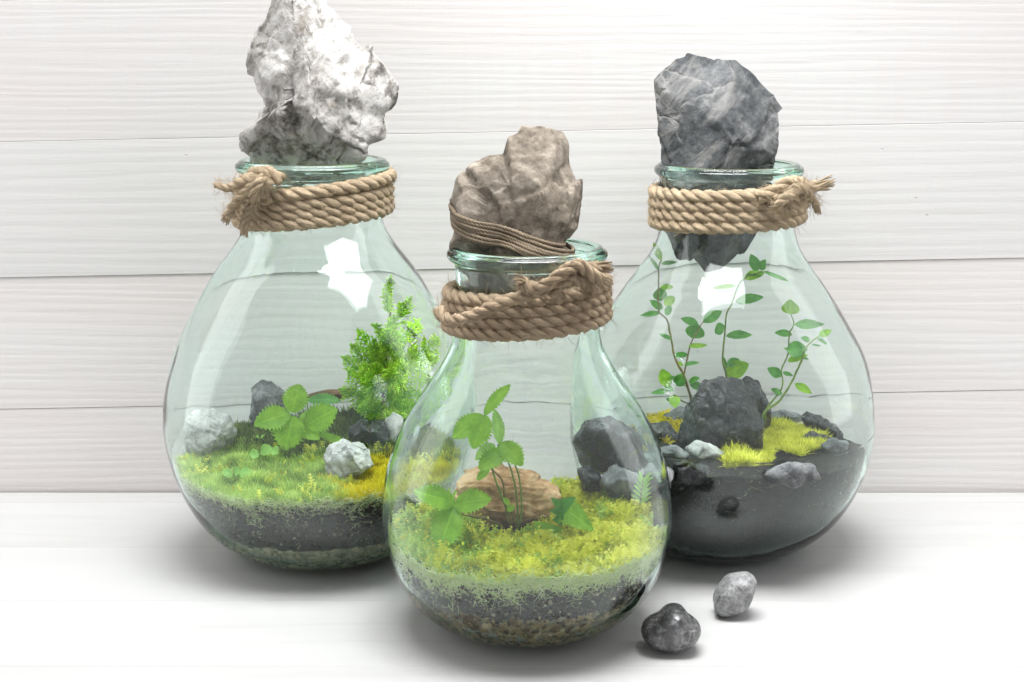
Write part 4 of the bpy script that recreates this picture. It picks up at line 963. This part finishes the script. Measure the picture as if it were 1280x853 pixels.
def moss(j, n, accept, mat, label, size, kind, seed, lean=.55, cat='moss', toneamp=.28, edge=.985, zoff=-.001):
    r0 = np.random.default_rng(seed); temps = [sprig_template(kind, r0) for _ in range(4)]; Vs, Fs, Ts = [], [], []; off = 0; cnt = 0; tries = 0
    while cnt < n and tries < n * 12:
        tries += 1
        a = r0.uniform(0, 2 * pi); f = sqrt(r0.uniform(0, 1)) * edge; z = j.h(j.c[0], j.c[1]); r = float(j.rin(z)) - .003
        x = j.c[0] + f * r * cos(a); y = j.c[1] + f * r * sin(a); z = j.h(x, y)
        if sqrt((x - j.c[0]) ** 2 + (y - j.c[1]) ** 2) > float(j.rin(z)) - .004: continue
        px, py = proj((x, y, z)); pr = accept(px, py, x, y)
        if pr <= 0 or r0.uniform() > pr: continue
        cl = mnoise.noise(Vector((x * 38 + seed * 3, y * 38, 5))); s = size * r0.uniform(.6, 1.3) * (1 + .75 * cl); V, Fc = temps[r0.integers(0, 4)]
        yaw = r0.uniform(0, 2 * pi); ln = abs(r0.normal(0, lean)); c1, s1 = cos(yaw), sin(yaw); c2, s2 = cos(ln), sin(ln)
        Rz = np.array([[c1, -s1, 0], [s1, c1, 0], [0, 0, 1]]); Ry = np.array([[c2, 0, s2], [0, 1, 0], [-s2, 0, c2]])
        W = (V * s) @ (Rz @ Ry).T
        W += np.array([x, y, z + zoff])
        # keep inside the glass
        dx = W[:, 0] - j.c[0]; dy = W[:, 1] - j.c[1]; rad = np.sqrt(dx * dx + dy * dy); lim = np.interp(W[:, 2], j._z, j._r) - .0012
        k = np.where(rad > lim, lim / rad, 1.0); W[:, 0] = j.c[0] + dx * k; W[:, 1] = j.c[1] + dy * k
        tone = .5 + toneamp * mnoise.noise(Vector((x * 45 + seed, y * 45, 0))) * 2.2 + .25 * cl + r0.normal(0, .18)
        Vs.append(W); Fs.append(Fc + off); off += len(W); Ts.append(np.clip(tone + .25 * (V[:, 2] - .5), 0, 1)); cnt += 1
    V = np.vstack(Vs)
    o = mk('moss', V, np.vstack(Fs), mat, smooth=False, tint=np.concatenate(Ts)); tag(o, label, cat, kind='stuff'); return o
def inpoly(px, py, poly):
    c = False; n = len(poly)
    for i in range(n):
        x1, y1 = poly[i]; x2, y2 = poly[i - 1]
        if (y1 > py) != (y2 > py) and px < (x2 - x1) * (py - y1) / (y2 - y1) + x1: c = not c
    return c
WOODGAP = [(584, 640), (700, 628), (706, 650), (672, 668), (640, 674), (600, 672)]
def soft(v, a, b): return min(1, max(0, (v - a) / (b - a)))
moss(JF, 9500, lambda px, py, x, y: 0 if inpoly(px, py, WOODGAP) else soft(px + (py - 640) * .6, 590, 720) * .9 + .12, M['moss_gold'], 'golden feathery moss mound in the smaller front jar', .0115, 'feather', 1)
moss(JF, 4500, lambda px, py, x, y: 0 if inpoly(px, py, WOODGAP) else 1 - .75 * soft(px + (py - 640) * .6, 590, 720), M['moss_green'], 'fresh green moss among golden moss in the front jar', .010, 'feather', 2)
moss(JL, 9000, lambda px, py, x, y: (1 - soft(px, 405, 450)) * soft(py, 545, 575), M['moss_green'], 'pale green moss carpet in the conifer jar', .0085, 'star', 3)
moss(JL, 3600, lambda px, py, x, y: soft(px, 395, 450) * soft(py, 560, 590), M['moss_yellow'], 'bright ochre moss cushion beside the rounded white stone', .0085, 'star', 4)
moss(JL, 4200, lambda px, py, x, y: 1 - soft(py, 545, 580), M['moss_dark'], 'dark grassy moss at the back of the conifer jar', .012, 'star', 5)
moss(JL, 500, lambda px, py, x, y: max(0, 1.6 * mnoise.noise(Vector((x * 30, y * 30, 9)))) * soft(py, 550, 585), M['moss_gold'], 'loose yellow-green moss sprigs scattered over the conifer jar carpet', .0105, 'feather', 12)
P1 = [(800, 514), (860, 510), (866, 545), (835, 562), (806, 545)]; P2 = [(955, 522), (1012, 520), (1034, 560), (1000, 575), (958, 560)]; P3 = [(902, 556), (962, 552), (966, 580), (908, 586)]; P4 = [(730, 512), (806, 512), (806, 560), (735, 560)]
moss(JR, 2600, lambda px, py, x, y: 1.0 if inpoly(px, py + 6, P1) else 0, M['moss_yellow'], 'yellow-green moss patch left of the black boulder', .010, 'feather', 6)
moss(JR, 3000, lambda px, py, x, y: 1.0 if inpoly(px, py + 4, P2) else 0, M['moss_gold'], 'bright moss patch right of the black boulder', .010, 'star', 7)
moss(JR, 1500, lambda px, py, x, y: 1.0 if inpoly(px, py, P3) else 0, M['moss_gold'], 'small moss tuft in front of the black boulder', .0105, 'star', 8)
moss(JR, 1800, lambda px, py, x, y: 1.0 if inpoly(px, py, P4) else 0, M['moss_green'], 'green moss on the stones seen through the front jar', .010, 'feather', 9)
# pale fibres pressed against the glass below the moss
def fibres(j, n, mat, label, drop, a0, a1, seed, width=.00022, length=.02, cat='moss fibre'):
    r0 = np.random.default_rng(seed); acc = Acc()
    for _ in range(n):
        a = r0.uniform(a0, a1); z = j.zf
        for _k in range(4): r = float(j.rin(z)) - .001; z = j.h(j.c[0] + r * cos(a), j.c[1] + r * sin(a))
        z0 = z + .006 - abs(r0.normal(0, drop)) * (.25 + 1.5 * abs(mnoise.noise(Vector((a * 4.5, seed, 0))) * 2)); th = r0.uniform(0, 2 * pi); cv = r0.normal(0, 1.9); L = length * r0.uniform(.4, 1.3); pts = []
        aa, zz = a, z0
        for k in range(8):
            pts.append((aa, zz)); th += cv * .35 + r0.normal(0, .18); st = L / 7; aa += cos(th) * st / .14; zz += sin(th) * st * .8 - .0002
        dep = r0.uniform(0, .0016); P = []
        for aa, zz in pts:
            zz = max(zz, .02); r = float(j.rin(zz)) - .0006 - dep * .5; P.append((j.c[0] + r * cos(aa), j.c[1] + r * sin(aa), zz))
        V, Fc, U = tube(np.array(P), np.linspace(width, width * .5, 8), 3, cap=False); acc.add(V, Fc, U, np.clip(.5 + r0.normal(0, .25), 0, 1))
    o = acc.mk('moss_fibres', mat, origin=(j.c[0], j.c[1], j.zf)); tag(o, label, cat, kind='stuff')
fibres(JF, 2600, M['fibre'], 'tangle of pale curled moss fibres behind the front jar glass', .014, -pi, 0, 1, .00034, .019)
fibres(JL, 1700, M['fibre'], 'pale green moss threads hanging behind conifer jar glass', .011, -pi, 0, 2, .00026, .014)
fibres(JL, 900, M['root'], 'dry rootlets in the soil behind the conifer jar glass', .016, -pi, 0, 3, .00018, .012)
fibres(JR, 140, M['root'], 'few fine rootlets in the black soil behind glass', .02, -pi, 0, 4, .00013, .012)

# ------------------------------------------------------------------ crumbs of soil and grit pressed against the glass, loose gravel
def grit(j, n, zlo, zhi, size, mat, name, label, cat, seed, squash=.7, inset=.0006):
    r0 = np.random.default_rng(seed); v, f = ico(2); Vs, Fs, Ts = [], [], []; off = 0
    for _ in range(n):
        a = r0.uniform(-pi, 0); z = r0.uniform(zlo, zhi) if callable(zhi) is False else 0
        r_ = float(j.rin(z)); ztop = j.h(j.c[0] + r_ * .98 * cos(a), j.c[1] + r_ * .98 * sin(a))
        if z > ztop - .002: continue
        s_ = size * r0.lognormal(0, .45); R = r0.normal(size=(3, 3)); Q, _r = np.linalg.qr(R)
        w = v * np.array([1, squash, r0.uniform(.6, 1)]) * s_ * (1 + .25 * r0.normal(size=(len(v), 1)) * .5); w = w @ Q.T
        rad = r_ - inset - s_ * .55
        p = np.array([j.c[0] + rad * cos(a), j.c[1] + rad * sin(a), z]); w = w + p
        dx = w[:, 0] - j.c[0]; dy = w[:, 1] - j.c[1]; q = np.sqrt(dx * dx + dy * dy); lim = np.interp(w[:, 2], j._z, j._r) - .0004
        k = np.where(q > lim, lim / q, 1.0); w[:, 0] = j.c[0] + dx * k; w[:, 1] = j.c[1] + dy * k
        w[:, 2] = np.maximum(w[:, 2], .0115)
        Vs.append(w); Fs.append(f + off); off += len(w); Ts.append(np.full(len(w), r0.uniform(0, 1)))
    o = mk(name, np.vstack(Vs), np.vstack(Fs), mat, smooth=False, tint=np.concatenate(Ts)); tag(o, label, cat, kind='stuff')
M['crumb'] = m_tint('soil_crumbs', [(0, (.006, .005, .004)), (.6, (.035, .026, .02)), (.85, (.12, .09, .065)), (1, (.42, .36, .28))], 0.0, .9)
M['crumb_dark'] = m_tint('dark_soil_crumbs', [(0, (.006, .005, .004)), (.9, (.03, .024, .02)), (1, (.14, .12, .10))], 0.0, .9)
M['grit_brown'] = m_tint('brown_grit', [(0, (.05, .035, .02)), (.4, (.22, .14, .075)), (.7, (.38, .27, .15)), (1, (.16, .17, .12))], 0.0, .8)
M['grit_pale'] = m_tint('pale_grit', [(0, (.16, .15, .10)), (.4, (.36, .32, .23)), (.7, (.55, .46, .33)), (1, (.30, .33, .25))], 0.0, .8)
grit(JL, 2600, .05, .125, .0012, M['crumb'], 'soil_crumbs', 'loose soil crumbs behind the conifer jar glass', 'soil crumbs', 1)
grit(JF, 2600, .05, .12, .0012, M['crumb'], 'soil_crumbs', 'loose soil crumbs behind the smaller front jar glass', 'soil crumbs', 2)
grit(JR, 900, .015, .12, .0009, M['crumb_dark'], 'soil_crumbs', 'loose soil crumbs behind the boulder jar glass', 'soil crumbs', 3)
grit(JF, 900, .018, .056, .0034, M['grit_brown'], 'grit', 'brown grit stones against the glass at the front jar bottom', 'grit', 4, .7)
grit(JL, 900, .014, .046, .0024, M['grit_pale'], 'grit', 'pale grit stones against the glass at the conifer jar bottom', 'grit', 5, .7)
